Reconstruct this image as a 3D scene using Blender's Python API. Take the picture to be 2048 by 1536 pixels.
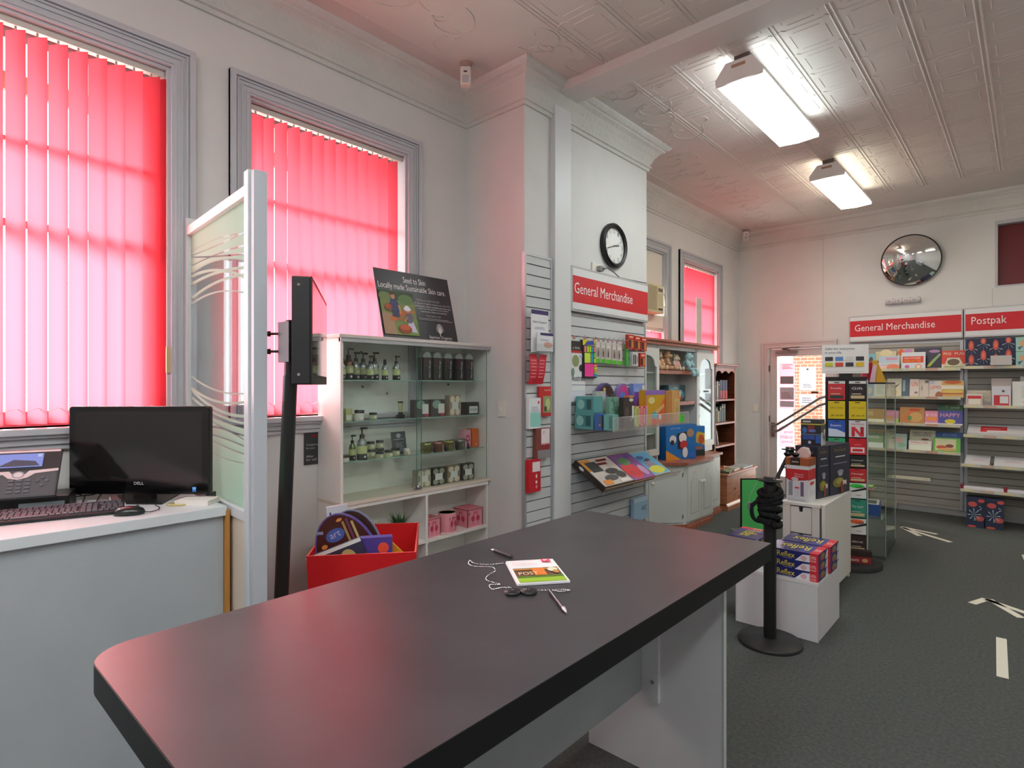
import bpy, bmesh, math, random
from mathutils import Vector, Matrix
for o in list(bpy.data.objects): bpy.data.objects.remove(o)
SC = bpy.context.scene
COL = SC.collection
# ---------------------------------------------------------------- camera
cam_d = bpy.data.cameras.new('camera'); cam = bpy.data.objects.new('camera', cam_d); COL.objects.link(cam)
cam.location = (0, 0, 1.563); cam.rotation_euler = (math.pi/2, 0, math.radians(42.152))
cam_d.sensor_width = 36; cam_d.lens = 36*1150/2048; cam_d.clip_start = 0.02; cam_d.clip_end = 200
SC.camera = cam
# ---------------------------------------------------------------- world, exposure
SC.view_settings.view_transform = 'Standard'; SC.view_settings.look = 'None'
SC.view_settings.gamma = 1; SC.view_settings.use_curve_mapping = False
SC.view_settings.exposure = 0.08
W = bpy.data.worlds.new('sky'); SC.world = W; W.use_nodes = True
bgn = W.node_tree.nodes['Background']; bgn.inputs[0].default_value = (0.93, 0.97, 1.0, 1); bgn.inputs[1].default_value = 8.0
sun_d = bpy.data.lights.new('sun', 'SUN'); sun = bpy.data.objects.new('sun', sun_d); COL.objects.link(sun)
sun_d.energy = 27.0; sun_d.angle = math.radians(38); sun_d.color = (1, .97, .92)
sun.rotation_euler = Vector((-.86, .18, .50)).to_track_quat('Z', 'Y').to_euler()
try:
    SC.cycles.max_bounces = 10; SC.cycles.transparent_max_bounces = 16; SC.cycles.diffuse_bounces = 6
    SC.cycles.glossy_bounces = 5; SC.cycles.transmission_bounces = 8; SC.cycles.sample_clamp_indirect = 6
    SC.cycles.caustics_reflective = False; SC.cycles.caustics_refractive = False
except Exception: pass
LAMP = 17.0           # radiance of the fluorescent diffusers
PI = math.pi
rnd = random.Random(4)
# ---------------------------------------------------------------- materials
def lin(h):
    h = h.lstrip('#'); out = []
    for k in (0, 2, 4):
        c = int(h[k:k+2], 16)/255
        out.append(c/12.92 if c <= .04045 else ((c+.055)/1.055)**2.4)
    return (*out, 1)
_m = {}
def M(h, r=.6, m=0, spec=.5):
    key = (h, r, m, spec)
    if key not in _m:
        mt = bpy.data.materials.new('paint_'+h.lstrip('#')); mt.use_nodes = True
        b = mt.node_tree.nodes['Principled BSDF']
        b.inputs['Base Color'].default_value = lin(h); b.inputs['Roughness'].default_value = r
        b.inputs['Metallic'].default_value = m; b.inputs['Specular IOR Level'].default_value = spec
        mt.diffuse_color = lin(h); _m[key] = mt
    return _m[key]
def nmat(name):
    mt = bpy.data.materials.new(name); mt.use_nodes = True; nt = mt.node_tree; nt.nodes.clear()
    out = nt.nodes.new('ShaderNodeOutputMaterial')
    return mt, nt, nt.nodes.new, nt.links.new, out
def noisy(name, h1, h2, scale, r=.8, bump=.0, bscale=None, detail=4, stretch=(1, 1, 1), spec=.3, dist=.01, metal=0):
    mt, nt, N, L, out = nmat(name)
    b = N('ShaderNodeBsdfPrincipled'); b.inputs['Roughness'].default_value = r; b.inputs['Specular IOR Level'].default_value = spec
    b.inputs['Metallic'].default_value = metal
    tc = N('ShaderNodeTexCoord'); mp = N('ShaderNodeMapping'); mp.inputs['Scale'].default_value = stretch
    L(tc.outputs['Object'], mp.inputs[0])
    n = N('ShaderNodeTexNoise'); n.inputs['Scale'].default_value = scale; n.inputs['Detail'].default_value = detail
    L(mp.outputs[0], n.inputs['Vector'])
    cr = N('ShaderNodeValToRGB'); cr.color_ramp.elements[0].position = .3; cr.color_ramp.elements[1].position = .7
    cr.color_ramp.elements[0].color = lin(h1); cr.color_ramp.elements[1].color = lin(h2)
    L(n.outputs[0], cr.inputs[0]); L(cr.outputs[0], b.inputs['Base Color'])
    if bump:
        n2 = N('ShaderNodeTexNoise'); n2.inputs['Scale'].default_value = bscale or scale; n2.inputs['Detail'].default_value = 5
        L(mp.outputs[0], n2.inputs['Vector'])
        bp = N('ShaderNodeBump'); bp.inputs['Strength'].default_value = bump; bp.inputs['Distance'].default_value = dist
        L(n2.outputs[0], bp.inputs['Height']); L(bp.outputs[0], b.inputs['Normal'])
    L(b.outputs[0], out.inputs[0]); mt.diffuse_color = lin(h1)
    return mt
def wood(name, h1, h2, sc=6, axis=(1, 1, 8), r=.4):
    return noisy(name, h1, h2, sc, r=r, stretch=axis, detail=6, bump=.05, spec=.5)
def glass(name, tint, gloss=.5, rough=.02):
    mt, nt, N, L, out = nmat(name)
    t = N('ShaderNodeBsdfTransparent'); t.inputs[0].default_value = (*tint, 1)
    g = N('ShaderNodeBsdfGlossy'); g.inputs['Roughness'].default_value = rough
    lw = N('ShaderNodeLayerWeight'); lw.inputs[0].default_value = .5
    pw = N('ShaderNodeMath'); pw.operation = 'POWER'; pw.inputs[1].default_value = 4.5; L(lw.outputs['Facing'], pw.inputs[0])
    mu = N('ShaderNodeMath'); mu.operation = 'MULTIPLY_ADD'; mu.inputs[1].default_value = gloss; mu.inputs[2].default_value = .025; L(pw.outputs[0], mu.inputs[0]); mx = N('ShaderNodeMixShader')
    L(mu.outputs[0], mx.inputs[0]); L(t.outputs[0], mx.inputs[1]); L(g.outputs[0], mx.inputs[2]); L(mx.outputs[0], out.inputs[0])
    return mt
def emit(name, col, s):
    mt, nt, N, L, out = nmat(name); e = N('ShaderNodeEmission'); e.inputs[0].default_value = (*col, 1); e.inputs[1].default_value = s
    L(e.outputs[0], out.inputs[0]); return mt
def fabric_thin(name, dif, tra, mix):
    mt, nt, N, L, out = nmat(name); d = N('ShaderNodeBsdfDiffuse'); d.inputs[0].default_value = (*dif, 1)
    t = N('ShaderNodeBsdfTranslucent'); t.inputs[0].default_value = (*tra, 1); mx = N('ShaderNodeMixShader'); mx.inputs[0].default_value = mix
    L(d.outputs[0], mx.inputs[1]); L(t.outputs[0], mx.inputs[2]); L(mx.outputs[0], out.inputs[0]); return mt

WALL = noisy('wall_paint', '#d6d8d7', '#dcdddc', 3, r=.7, bump=.15, bscale=14, dist=.004)
CEIL = noisy('ceiling_paint', '#cdc8c4', '#d5d0cb', 2, r=.6, bump=.4, bscale=9, dist=.006, spec=.4)
CORN = noisy('cornice_paint', '#cfd0cc', '#dadad6', 3, r=.55, bump=.9, bscale=26, dist=.01)
CARPET = noisy('carpet', '#4b4f4e', '#5c605f', 60, r=.95, bump=.8, bscale=220, spec=.1, dist=.004)
TRIM = M('#bcbfc5', .45)
LAM = M('#d9dce0', .35)
LAMG = noisy('grey_laminate', '#a3abb0', '#a8b0b4', 4, r=.4)
COUNTER = noisy('black_laminate', '#333236', '#3d3c40', 5, r=.36, bump=.08, bscale=260, spec=.55, dist=.001)
CEDGE = M('#141415', .5, spec=.3)
WHITE = M('#e8e8e6', .4); OFFW = M('#dcdcd4', .5)
ALU = M('#b9bfc4', .35, .6); CHROME = M('#d0d2d6', .15, 1); BLACK = M('#0d0d0e', .45); BLACKG = M('#0a0a0b', .12)
BLIND = fabric_thin('red_blind_fabric', (.80, .04, .06), (.93, .12, .165), .62)
PINE = wood('pine_wood', '#a3603c', '#bf7f58', 5, (1, 1, 6)); PINED = wood('pine_wood_dark', '#4a2413', '#6b3a22', 5, (1, 1, 6))
PINET = wood('pine_wood_top', '#8e4d35', '#b57459', 5, (1, 8, 1))
CABG = glass('cabinet_glass', (.955, .983, .97), .5); ACRY = glass('clear_acrylic', (.96, .975, .97), .4); PANE = glass('window_glass', (.97, .99, .98), .3)
GEDGE = M('#3f7a6a', .2)
def hazy(name, tint, amount):
    mt, nt, N, L, out = nmat(name); a = N('ShaderNodeBsdfTransparent'); a.inputs[0].default_value = (*tint, 1); d = N('ShaderNodeBsdfDiffuse'); d.inputs[0].default_value = (.85, .82, .82, 1)
    mx = N('ShaderNodeMixShader'); mx.inputs[0].default_value = amount; L(a.outputs[0], mx.inputs[1]); L(d.outputs[0], mx.inputs[2]); L(mx.outputs[0], out.inputs[0]); return mt
ACRL = hazy('hazy_acrylic', (.96, .965, .965), .14)  # part-diffuse mix, so shelf lips show as pale translucent bands
# ---------------------------------------------------------------- mesh builder
class G:
    def __init__(s): s.v = []; s.f = []; s.mi = []; s.sm = []; s.mats = []; s.T = Matrix()
    def m(s, mt):
        if mt not in s.mats: s.mats.append(mt)
        return s.mats.index(mt)
    def add(s, vs, fs, mt, smooth=False):
        n = len(s.v); i = s.m(mt)
        for p in vs: s.v.append(tuple(s.T @ Vector(p)))
        for f in fs: s.f.append([n+k for k in f]); s.mi.append(i); s.sm.append(smooth)
    def box(s, x0, x1, y0, y1, z0, z1, mt):
        if x0 > x1: x0, x1 = x1, x0
        if y0 > y1: y0, y1 = y1, y0
        if z0 > z1: z0, z1 = z1, z0
        s.add([(x0,y0,z0),(x1,y0,z0),(x1,y1,z0),(x0,y1,z0),(x0,y0,z1),(x1,y0,z1),(x1,y1,z1),(x0,y1,z1)],
              [(3,2,1,0),(4,5,6,7),(0,1,5,4),(1,2,6,5),(2,3,7,6),(3,0,4,7)], mt)
    def prism(s, pts, a, b, mt, axis='z', smooth=False):
        """extrude 2D polygon pts (ccw) from a to b along axis; 2D coords are the other two axes in order"""
        f = {'z': lambda p, c: (p[0], p[1], c), 'y': lambda p, c: (p[0], c, p[1]), 'x': lambda p, c: (c, p[0], p[1])}[axis]
        n = len(pts); v = [f(p, a) for p in pts]+[f(p, b) for p in pts]
        s.add(v, [tuple(range(n))[::-1], tuple(range(n, 2*n))], mt)
        s.add(v, [(i, (i+1) % n, n+(i+1) % n, n+i) for i in range(n)], mt, smooth)
    def cyl(s, p0, p1, r0, r1=None, mt=None, n=20, caps=True):
        r1 = r0 if r1 is None else r1; p0 = Vector(p0); p1 = Vector(p1); d = (p1-p0).normalized()
        u = d.orthogonal().normalized(); w = d.cross(u)
        ring = lambda c, r: [c+u*math.cos(2*PI*k/n)*r+w*math.sin(2*PI*k/n)*r for k in range(n)]
        v = ring(p0, r0)+ring(p1, r1)
        s.add(v, [(k, (k+1) % n, n+(k+1) % n, n+k) for k in range(n)], mt, True)
        if caps: s.add(v, [tuple(range(n))[::-1], tuple(range(n, 2*n))], mt)
    def lathe(s, prof, c=(0,0,0), mt=None, n=20, sx=1, sy=1):
        v = []; f = []
        for r, z in prof:
            for k in range(n): v.append((c[0]+math.cos(2*PI*k/n)*r*sx, c[1]+math.sin(2*PI*k/n)*r*sy, c[2]+z))
        for j in range(len(prof)-1):
            for k in range(n): f.append((j*n+k, j*n+(k+1) % n, (j+1)*n+(k+1) % n, (j+1)*n+k))
        s.add(v, f, mt, True); s.add(v, [tuple(range(n))[::-1], tuple(range((len(prof)-1)*n, len(prof)*n))], mt)
    def ball(s, c, rx, ry=None, rz=None, mt=None, n=14, k=9):
        ry = ry or rx; rz = rz or rx; v = []; f = []
        for j in range(k+1):
            th = PI*j/k
            for i in range(n): v.append((c[0]+rx*math.sin(th)*math.cos(2*PI*i/n), c[1]+ry*math.sin(th)*math.sin(2*PI*i/n), c[2]-rz*math.cos(th)))
        for j in range(k):
            for i in range(n): f.append((j*n+i, j*n+(i+1) % n, (j+1)*n+(i+1) % n, (j+1)*n+i))
        s.add(v, f, mt, True)
    def tube(s, pts, r, mt, n=8):
        pts = [Vector(p) for p in pts]; v = []; up = Vector((0, 0, 1))
        for i, p in enumerate(pts):
            d = (pts[min(i+1, len(pts)-1)]-pts[max(i-1, 0)]).normalized()
            u = d.cross(up) if abs(d.z) < .95 else d.cross(Vector((1, 0, 0))); u.normalize(); w = u.cross(d)
            rr = r[i] if isinstance(r, (list, tuple)) else r
            for k in range(n): v.append(p+u*math.cos(2*PI*k/n)*rr+w*math.sin(2*PI*k/n)*rr)
        L_ = len(pts)
        s.add(v, [(j*n+k, j*n+(k+1) % n, (j+1)*n+(k+1) % n, (j+1)*n+k) for j in range(L_-1) for k in range(n)], mt, True)
        s.add(v, [tuple(range(n))[::-1], tuple(range((L_-1)*n, L_*n))], mt)
    def obj(s, name, parent=None, bev=0, loc=None, rz=0):
        me = bpy.data.meshes.new(name); me.from_pydata([tuple(p) for p in s.v], [], s.f); me.update()
        for mt in s.mats: me.materials.append(mt)
        me.polygons.foreach_set('material_index', s.mi); me.polygons.foreach_set('use_smooth', s.sm)
        if not bev or True:
            bm = bmesh.new(); bm.from_mesh(me); bmesh.ops.recalc_face_normals(bm, faces=bm.faces) if bev else None; bm.to_mesh(me); bm.free()
        o = bpy.data.objects.new(name, me); COL.objects.link(o)
        if parent: o.parent = parent
        if loc: o.location = loc
        if rz: o.rotation_euler = (0, 0, rz)
        if bev:
            md = o.modifiers.new('bevel', 'BEVEL'); md.width = bev; md.segments = 2; md.limit_method = 'ANGLE'
        return o
def tag(o, label, cat, group=None):
    o['label'] = label; o['category'] = cat
    if group: o['group'] = group
    return o
def thing(name, label, cat, loc=(0,0,0), rz=0, group=None):
    o = bpy.data.objects.new(name, None); COL.objects.link(o); o.location = loc; o.rotation_euler = (0, 0, rz); o.empty_display_size = .05
    return tag(o, label, cat, group)
def struct(name, g, parent=None, bev=0):
    o = g.obj(name, parent, bev)
    if not parent: o['kind'] = 'structure'
    return o
def sthing(name, loc=(0,0,0)):
    o = bpy.data.objects.new(name, None); COL.objects.link(o); o.location = loc; o['kind'] = 'structure'; return o
# ---------------------------------------------------------------- flat artwork on faces
_tx = {}
def textmesh(t):
    if t not in _tx:
        cu = bpy.data.curves.new('t', 'FONT'); cu.body = t; cu.resolution_u = 2; cu.offset = 0
        o = bpy.data.objects.new('t', cu); COL.objects.link(o)
        me = o.to_mesh(); vs = [(v.co.x, v.co.y) for v in me.vertices]; fs = [tuple(p.vertices) for p in me.polygons]; o.to_mesh_clear()
        bpy.data.objects.remove(o); bpy.data.curves.remove(cu)
        x0 = min(v[0] for v in vs); x1 = max(v[0] for v in vs); y0 = min(v[1] for v in vs); y1 = max(v[1] for v in vs)
        _tx[t] = ([((x-x0)/(x1-x0), (y-y0)/(y1-y0)) for x, y in vs], fs)
    return _tx[t]
def art(g, O, U, V, shapes, off=.0005):
    """O = lower-left corner, U and V = full width and height vectors of the face; outward normal = U x V"""
    O = Vector(O); U = Vector(U); V = Vector(V); N = U.cross(V).normalized()
    for k, sh in enumerate(shapes):
        d = N*off*(k+1); P = lambda x, y: O+U*x+V*y+d; t = sh[0]; c = sh[-1]; c = M(c, .5) if isinstance(c, str) else c
        if t == 'r': _, x0, y0, x1, y1, _c = sh; g.add([P(x0,y0), P(x1,y0), P(x1,y1), P(x0,y1)], [(0,1,2,3)], c)
        elif t == 'e':
            _, cx, cy, rx, ry, _c = sh; n = 20
            g.add([P(cx+rx*math.cos(2*PI*i/n), cy+ry*math.sin(2*PI*i/n)) for i in range(n)], [tuple(range(n))], c)
        elif t == 'p': g.add([P(*p) for p in sh[1]], [tuple(range(len(sh[1])))], c)
        elif t in 'tTmu':
            _, s_, x0, y0, x1, y1, _c = sh; vs, fs = textmesh(s_)
            if t == 't': g.add([P(x0+x*(x1-x0), y0+y*(y1-y0)) for x, y in vs], fs, c)
            elif t == 'u': g.add([P(x1-x*(x1-x0), y1-y*(y1-y0)) for x, y in vs], fs, c)
            elif t == 'm': g.add([P(x1-x*(x1-x0), y0+y*(y1-y0)) for x, y in vs], [f[::-1] for f in fs], c)
            else: g.add([P(x1-y*(x1-x0), y0+x*(y1-y0)) for x, y in vs], fs, c)
def lines(n, x0, x1, y0, y1, c, k=.45):
    h = (y1-y0)/n; return [('r', x0, y0+i*h, x1-(.12*(i % 3))*(x1-x0), y0+i*h+h*k, c) for i in range(n)]
def pbox(w, d, h, body, front=(), right=(), left=(), top=(), r=.5):
    """box standing on z=0, centred in x, front face at y=0 looking towards -Y"""
    g = G(); bm_ = M(body, r) if isinstance(body, str) else body
    g.box(-w/2, w/2, 0, d, 0, h, bm_)
    if front: art(g, (-w/2, 0, 0), (w, 0, 0), (0, 0, h), front)
    if right: art(g, (w/2, 0, 0), (0, d, 0), (0, 0, h), right)
    if left: art(g, (-w/2, d, 0), (0, -d, 0), (0, 0, h), left)
    if top: art(g, (-w/2, 0, h), (w, 0, 0), (0, d, 0), top)
    return g
def put(g, name, label, cat, loc, rz=0, group=None, tilt=0, bev=0, roll=0):
    o = g.obj(name, None, bev, loc); o.rotation_euler = (tilt, roll, rz); return tag(o, label, cat, group)
R90 = PI/2
# ================================================================ the room
XL, XR, YF, YN, ZC = -3.247, 3.4, 8.61, -2.6, 3.753
XB, YB0, YB1 = -2.653, 3.06, 4.79
g = G(); g.box(XL-.4, XR+.3, YN-.3, YF+.3, -.1, 0, CARPET); struct('floor', g)
# pressed metal ceiling with real raised mouldings
g = G(); g.box(XL-.4, XR+.3, YN-.3, YF+.3, ZC, ZC+.12, CEIL)
RIB = M('#d0cbc6', .6)
def bead(x0, x1, y0, y1, h=.007):
    h *= .55
    if x1-x0 < y1-y0: w = (x1-x0)/2; g.prism([(x0, ZC+.001), ((x0+x1)/2, ZC-h), (x1, ZC+.001)], y0, y1, RIB, 'y')
    else: g.prism([(y0, ZC+.001), ((y0+y1)/2, ZC-h), (y1, ZC+.001)], x0, x1, RIB, 'x')
xs = [-.235-.32*k for k in range(-10, 7)]; ys = [3.786-.33*k for k in range(0, 18)]+[4.116+.33*k for k in range(0, 12)]
ys.sort(); y0r, y1r, x0r, x1r = ys[0], ys[-1], min(xs), max(xs)
for x in xs: bead(x-.022, x-.004, y0r, y1r, .009); bead(x+.004, x+.022, y0r, y1r, .009)
for y in ys: bead(x0r, x1r, y-.006, y+.006, .005)
for x in xs[:-1] if xs[0] > xs[1] else xs: 
    for y in ys[:-1]:
        a, b, c, d = x-.32+.055, x-.055, y+.05, y+.28
        if x-.32 < x0r-.01: continue
        t = .008; q = .03
        bead(a+q, b-q, c, c+t, .005); bead(a+q, b-q, d-t, d, .005); bead(a, a+t, c+q, d-q, .005); bead(b-t, b, c+q, d-q, .005)
    for y in ys:
        for sx in (-.036, .036): g.prism([(x+sx+.02*math.cos(k*PI/2), y+.02*math.sin(k*PI/2)) for k in range(4)], ZC-.0035, ZC+.001, RIB)
# scrolling border of the pressed metal along the windows
for (bx, by) in [(-2.62, y) for y in (-1.9, -1.1, -.3, .5, 1.3, 2.1)]+[(-2.3, 3.0), (-2.25, 3.9), (-2.25, 4.5)]+[(-2.62, y) for y in (5.4, 6.2, 7.0, 7.8)]:
    for sgn in (-1, 1):
        pts = []
        for k in range(22):
            t = k/21; rr = .22*(1-t*.85); an = sgn*(t*5.2)+PI/2*(1-sgn)
            pts.append((bx+rr*math.cos(an)*.8, by+sgn*.2+rr*math.sin(an), ZC-.002))
        g.tube(pts, .0045, RIB, 5)
        for q in range(5):
            an0 = rnd.random()*6.28; r1 = .06+.09*rnd.random(); ox, oy = bx+rnd.uniform(-.22, .22), by+sgn*.2+rnd.uniform(-.2, .2)
            g.tube([(ox+r1*math.cos(an0+t*.35)*(1-t*.08), oy+r1*math.sin(an0+t*.35)*(1-t*.08), ZC-.001) for t in range(9)], [.001+.0007*t for t in range(9)], RIB, 5)
bead(-2.96, -2.94, YN, YF); bead(-2.2, -2.185, YN, YF)
struct('ceiling', g)
# left wall with four window openings (y0, y1, z0, z1)
WIN = [(-.10, 1.0, 1.37, 3.17), (1.396, 2.49, 1.37, 3.17), (5.21, 6.304, 1.37, 3.12), (6.766, 7.845, 1.37, 3.12)]
T = .34
g = G(); yy = YN-.3
for a, b, z0, z1 in WIN+[(YF+.3, 0, 0, 0)]:
    g.box(XL-T, XL, yy, a, 0, ZC+.1, WALL)
    if b: g.box(XL-T, XL, a, b, 0, z0, WALL); g.box(XL-T, XL, a, b, z1, ZC+.1, WALL); yy = b
struct('wall_left', g)
g = G(); g.box(XL, XB, YB0, YB1, 0, ZC+.02, WALL); struct('wall_breast', g)
# far wall: door opening -2.81..-2.02, high window opening right
DX0, DX1, DZ = -2.815, -2.02, 2.075
g = G(); g.box(XL-.3, DX0, YF, YF+.25, 0, ZC+.1, WALL); g.box(DX0, DX1, YF, YF+.25, DZ, ZC+.1, WALL)
g.box(DX1, -.32, YF, YF+.25, 0, ZC+.1, WALL); g.box(-.32, 1.1, YF, YF+.25, 0, 2.67, WALL); g.box(-.32, 1.1, YF, YF+.25, 3.43, ZC+.1, WALL)
g.box(1.1, XR+.3, YF, YF+.25, 0, ZC+.1, WALL)
g.box(-2.106, -2.1, YF-.003, YF, 2.2, 3.55, M('#c2c2be')); g.box(-.345, -.34, YF-.003, YF, 2.46, 2.66, M('#b5b5b0'))
struct('wall_far', g)
g = G(); g.box(XR, XR+.25, YN-.3, YF+.3, 0, ZC+.1, WALL); struct('wall_right', g)
g = G(); g.box(XL-.3, XR+.3, YN-.25, YN, 0, ZC+.1, WALL); struct('wall_rear', g)
# cornice swept round the walls
def sweep(path, prof, mt, name):
    g = G(); n = len(path); ring = []
    for i, (x, y) in enumerate(path):
        def nrm(a, b): d = Vector((b[0]-a[0], b[1]-a[1])).normalized(); return Vector((d.y, -d.x))
        if i == 0: o = nrm(path[0], path[1])
        elif i == n-1: o = nrm(path[-2], path[-1])
        else:
            a = nrm(path[i-1], path[i]); b = nrm(path[i], path[i+1]); o = (a+b)/(1+a.dot(b))
        ring.append([(x+o.x*q, y+o.y*q, z) for q, z in prof])
    k = len(prof)
    for i in range(n-1):
        v = ring[i]+ring[i+1]
        for j in range(k-1): g.add([v[j], v[k+j], v[k+j+1], v[j+1]], [(0, 1, 2, 3)], mt)
    o = struct(name, g); return o
CP = [(0, 3.53), (.016, 3.53), (.02, 3.555), (.034, 3.56), (.034, 3.572), (.02, 3.58), (.03, 3.60), (.055, 3.65), (.092, 3.69), (.125, 3.706), (.125, 3.716), (.145, 3.722), (.165, 3.738), (.175, 3.7535)]
sweep([(XL, YN), (XL, YB0), (XB, YB0), (XB, YB1), (XL, YB1), (XL, YF), (XR, YF)], CP, CORN, 'trim_1')
BP = [(0, .14), (.012, .14), (.016, .13), (.016, 0)]
SK = M('#9fa2a4', .5)
sweep([(DX1+.09, YF), (XR, YF)], BP[::-1], SK, 'baseboard_far')
sweep([(XL, YB1), (XL, YF), (DX0-.1, YF)], BP[::-1], SK, 'baseboard_left')
# beam across the ceiling and the boxed post below it
g = G(); g.box(XB-.02, XR, 3.335, 3.57, 3.69, ZC+.01, M('#d4d2d0', .45)); struct('trim_2', g, bev=.004)
g = G(); g.box(XB-.01, XB+.045, 3.355, 3.555, 0, 3.69, M('#d9dddf', .4)); struct('trim_3', g, bev=.004)
# ---------------------------------------------------------------- windows
def window(k, y0, y1, z0, z1, bars):
    w = sthing('window_%d' % k, (XL, y0, z0))
    g = G(); a = .11
    def arch(ya, yb, za, zb):   # moulded architrave strip on the wall face (world coords, minus origin)
        g.box(0, .022, ya, yb, za, zb, TRIM)
    Hh = z1-z0; Ww = y1-y0
    arch(-a, 0, -.02, Hh+a); arch(Ww, Ww+a, -.02, Hh+a); arch(0, Ww, Hh, Hh+a)
    for (p, q, dd) in ((a, a-.028, .036), (.075, .066, .03), (.05, .043, .03), (.022, .012, .027)):
        g.box(0, dd, -p, -q, -.02, Hh+p, TRIM); g.box(0, dd, Ww+q, Ww+p, -.02, Hh+p, TRIM); g.box(0, dd, -q, Ww+q, Hh+q, Hh+p, TRIM)
    # reveal lining and sash
    g.box(-T+.02, .0, 0, .014, 0, Hh, TRIM); g.box(-T+.02, 0, Ww-.014, Ww, 0, Hh, TRIM); g.box(-T+.02, 0, .014, Ww-.014, Hh-.014, Hh, TRIM)
    g.obj('window_casing', w)
    g = G(); xs0, xs1 = -.19, -.14; s = .05
    g.box(xs0, xs1, .014, .014+s, 0, Hh-.014, TRIM); g.box(xs0, xs1, Ww-.014-s, Ww-.014, 0, Hh-.014, TRIM)
    g.box(xs0, xs1, .014+s, Ww-.014-s, Hh-.014-s, Hh-.014, TRIM); g.box(xs0, xs1, .014+s, Ww-.014-s, 0, .07, TRIM)
    for zb, hh in bars: g.box(xs0, xs1, .064, Ww-.064, zb-z0-hh/2, zb-z0+hh/2, TRIM)
    g.obj('sash_frame', w)
    g = G(); g.box(-.168, -.164, .06, Ww-.06, .06, Hh-.06, PANE); g.obj('pane', w)
    g = G()
    g.box(-T+.02, .065, -a-.03, Ww+a+.03, -.03, 0, TRIM); g.box(0, .05, -a-.01, Ww+a+.01, -.045, -.03, TRIM); g.box(0, .032, -a, Ww+a, -.075, -.045, TRIM); g.box(0, .02, -a, Ww+a, -.1, -.075, TRIM)
    g.obj('window_sill', w, bev=.004)
    return w
BARS = [(2.66, .022), (2.285, .035)]
for k, (y0, y1, z0, z1) in enumerate(WIN): window(k+1, y0, y1, z0, z1, BARS)
# high interior window at the right of the far wall, dark red inside
w = sthing('window_5', (-.32, YF, 2.67))
g = G(); g.box(0, 1.42, -.004, .12, .72, .76, TRIM); g.box(0, .025, -.002, .12, 0, .72, TRIM); g.box(.025, 1.42, .0, .12, .0, .02, TRIM); g.obj('window_casing', w)
g = G(); g.box(.025, 1.42, .10, .11, .02, .72, M('#6e1a1d', .35)); g.obj('window_panel', w)
# ---------------------------------------------------------------- vertical blinds
def blind(y0, y1, z0, z1, first, n, pitch, ang, label, dx=.05, extra=None, chainy=None, w_=.089):
    t = thing('vertical_blind', label, 'blind', (XL-dx, 0, z0))
    g = G(); g.box(-.018, .018, y0, y1, z1-z0-.03, z1-z0, M('#c9c5bd', .4)); g.box(-.021, -.018, y0+.02, y1-.02, z1-z0-.026, z1-z0-.006, M('#3a3a3c')); g.obj('headrail', t)
    hh = z1-z0-.045
    L_ = [(first+pitch*k, ang, BLIND) for k in range(n)]+(extra or [])
    for k, (y, a, mt) in enumerate(L_):
        g = G(); c, s = math.cos(a), math.sin(a); m = 6; vs = []; lim = 1
        for j in range(m+1):
            q = (j/m-.5)*w_; bow = .004*(1-(2*j/m-1)**2)
            for z in (0.0, hh): vs.append((q*s+bow*c, y+q*c-bow*s, z))
        g.add(vs, [(2*j, 2*j+2, 2*j+3, 2*j+1) for j in range(m)], mt, True)
        sl = g.obj('blind_slat', t)
        g2 = G(); g2.box(-.004, .004, y-.004, y+.004, hh, hh+.02, M('#b5a89a')); g2.obj('hook', sl)
    g = G(); p = []
    for k in range(n):
        y = first+pitch*k
        p += [(.012, y, .07), (.012, y+pitch*.5, .055)]
    g.tube(p, .0015, M('#e8e8e8'), 4); g.obj('bottom_chain', t)
    if chainy:
        g = G(); g.tube([(.02, chainy, hh), (.022, chainy, .8), (.02, chainy+.008, .78), (.018, chainy+.014, .8), (.016, chainy+.014, hh)], .0022, M('#b9a9a5'), 5); g.obj('cord_loop', t)
    return t
blind(-.10+.016, 1.0-.016, 1.385, 3.155, -.04, 14, .0745, math.radians(49), 'red vertical blind in the window behind the monitor, gaps of daylight on its left', extra=[(.962, math.radians(60), BLIND)], chainy=.975, w_=.0915)
blind(1.396+.016, 2.49-.016, 1.385, 3.15, 1.525, 12, .0795, math.radians(64), 'red vertical blind in the window behind the glass display cabinet', extra=[(1.455, math.radians(4), BLIND)])
blind(5.21+.016, 6.304-.016, 1.385, 2.215, 5.27, 13, .079, math.radians(70), 'short strip of red vertical blind below the air conditioner')
blind(6.766+.016, 7.845-.016, 1.385, 3.10, 6.93, 12, .074, math.radians(72), 'red vertical blind in the window above the white dresser, next to the corner', extra=[(6.85, math.radians(20), BLIND)])
# little brass latch on first window, infill board + air conditioner in the third
put((lambda g: (g.box(0, .012, -.012, .012, 0, .13, M('#d8c79a', .3, .3)), g)[1])(G()), 'blind_cleat', 'small cream chain cleat on the edge of the window behind the monitor', 'cleat', (XL, .992, 1.62))
g = G(); g.box(-.06, -.03, 5.224, 6.29, 2.70, 3.106, M('#dcd6cc')); g.box(-.06, -.02, 5.224, 6.29, 2.22, 2.37, M('#dcd6cc')); struct('trim_4', g).location = (XL, 0, 0)
t = thing('air_conditioner', 'cream window air conditioner set in the window beside the chimney breast', 'air conditioner', (XL, 5.62, 2.37))
g = G(); g.box(-.2, .1, 0, .46, 0, .32, M('#cfc6a4', .5)); g.obj('body', t, bev=.008)
g = G(); [g.box(.1, .106, .02, .29, .03+k*.016, .038+k*.016, M('#b5ab88')) for k in range(17)]; g.obj('grille', t)
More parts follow.
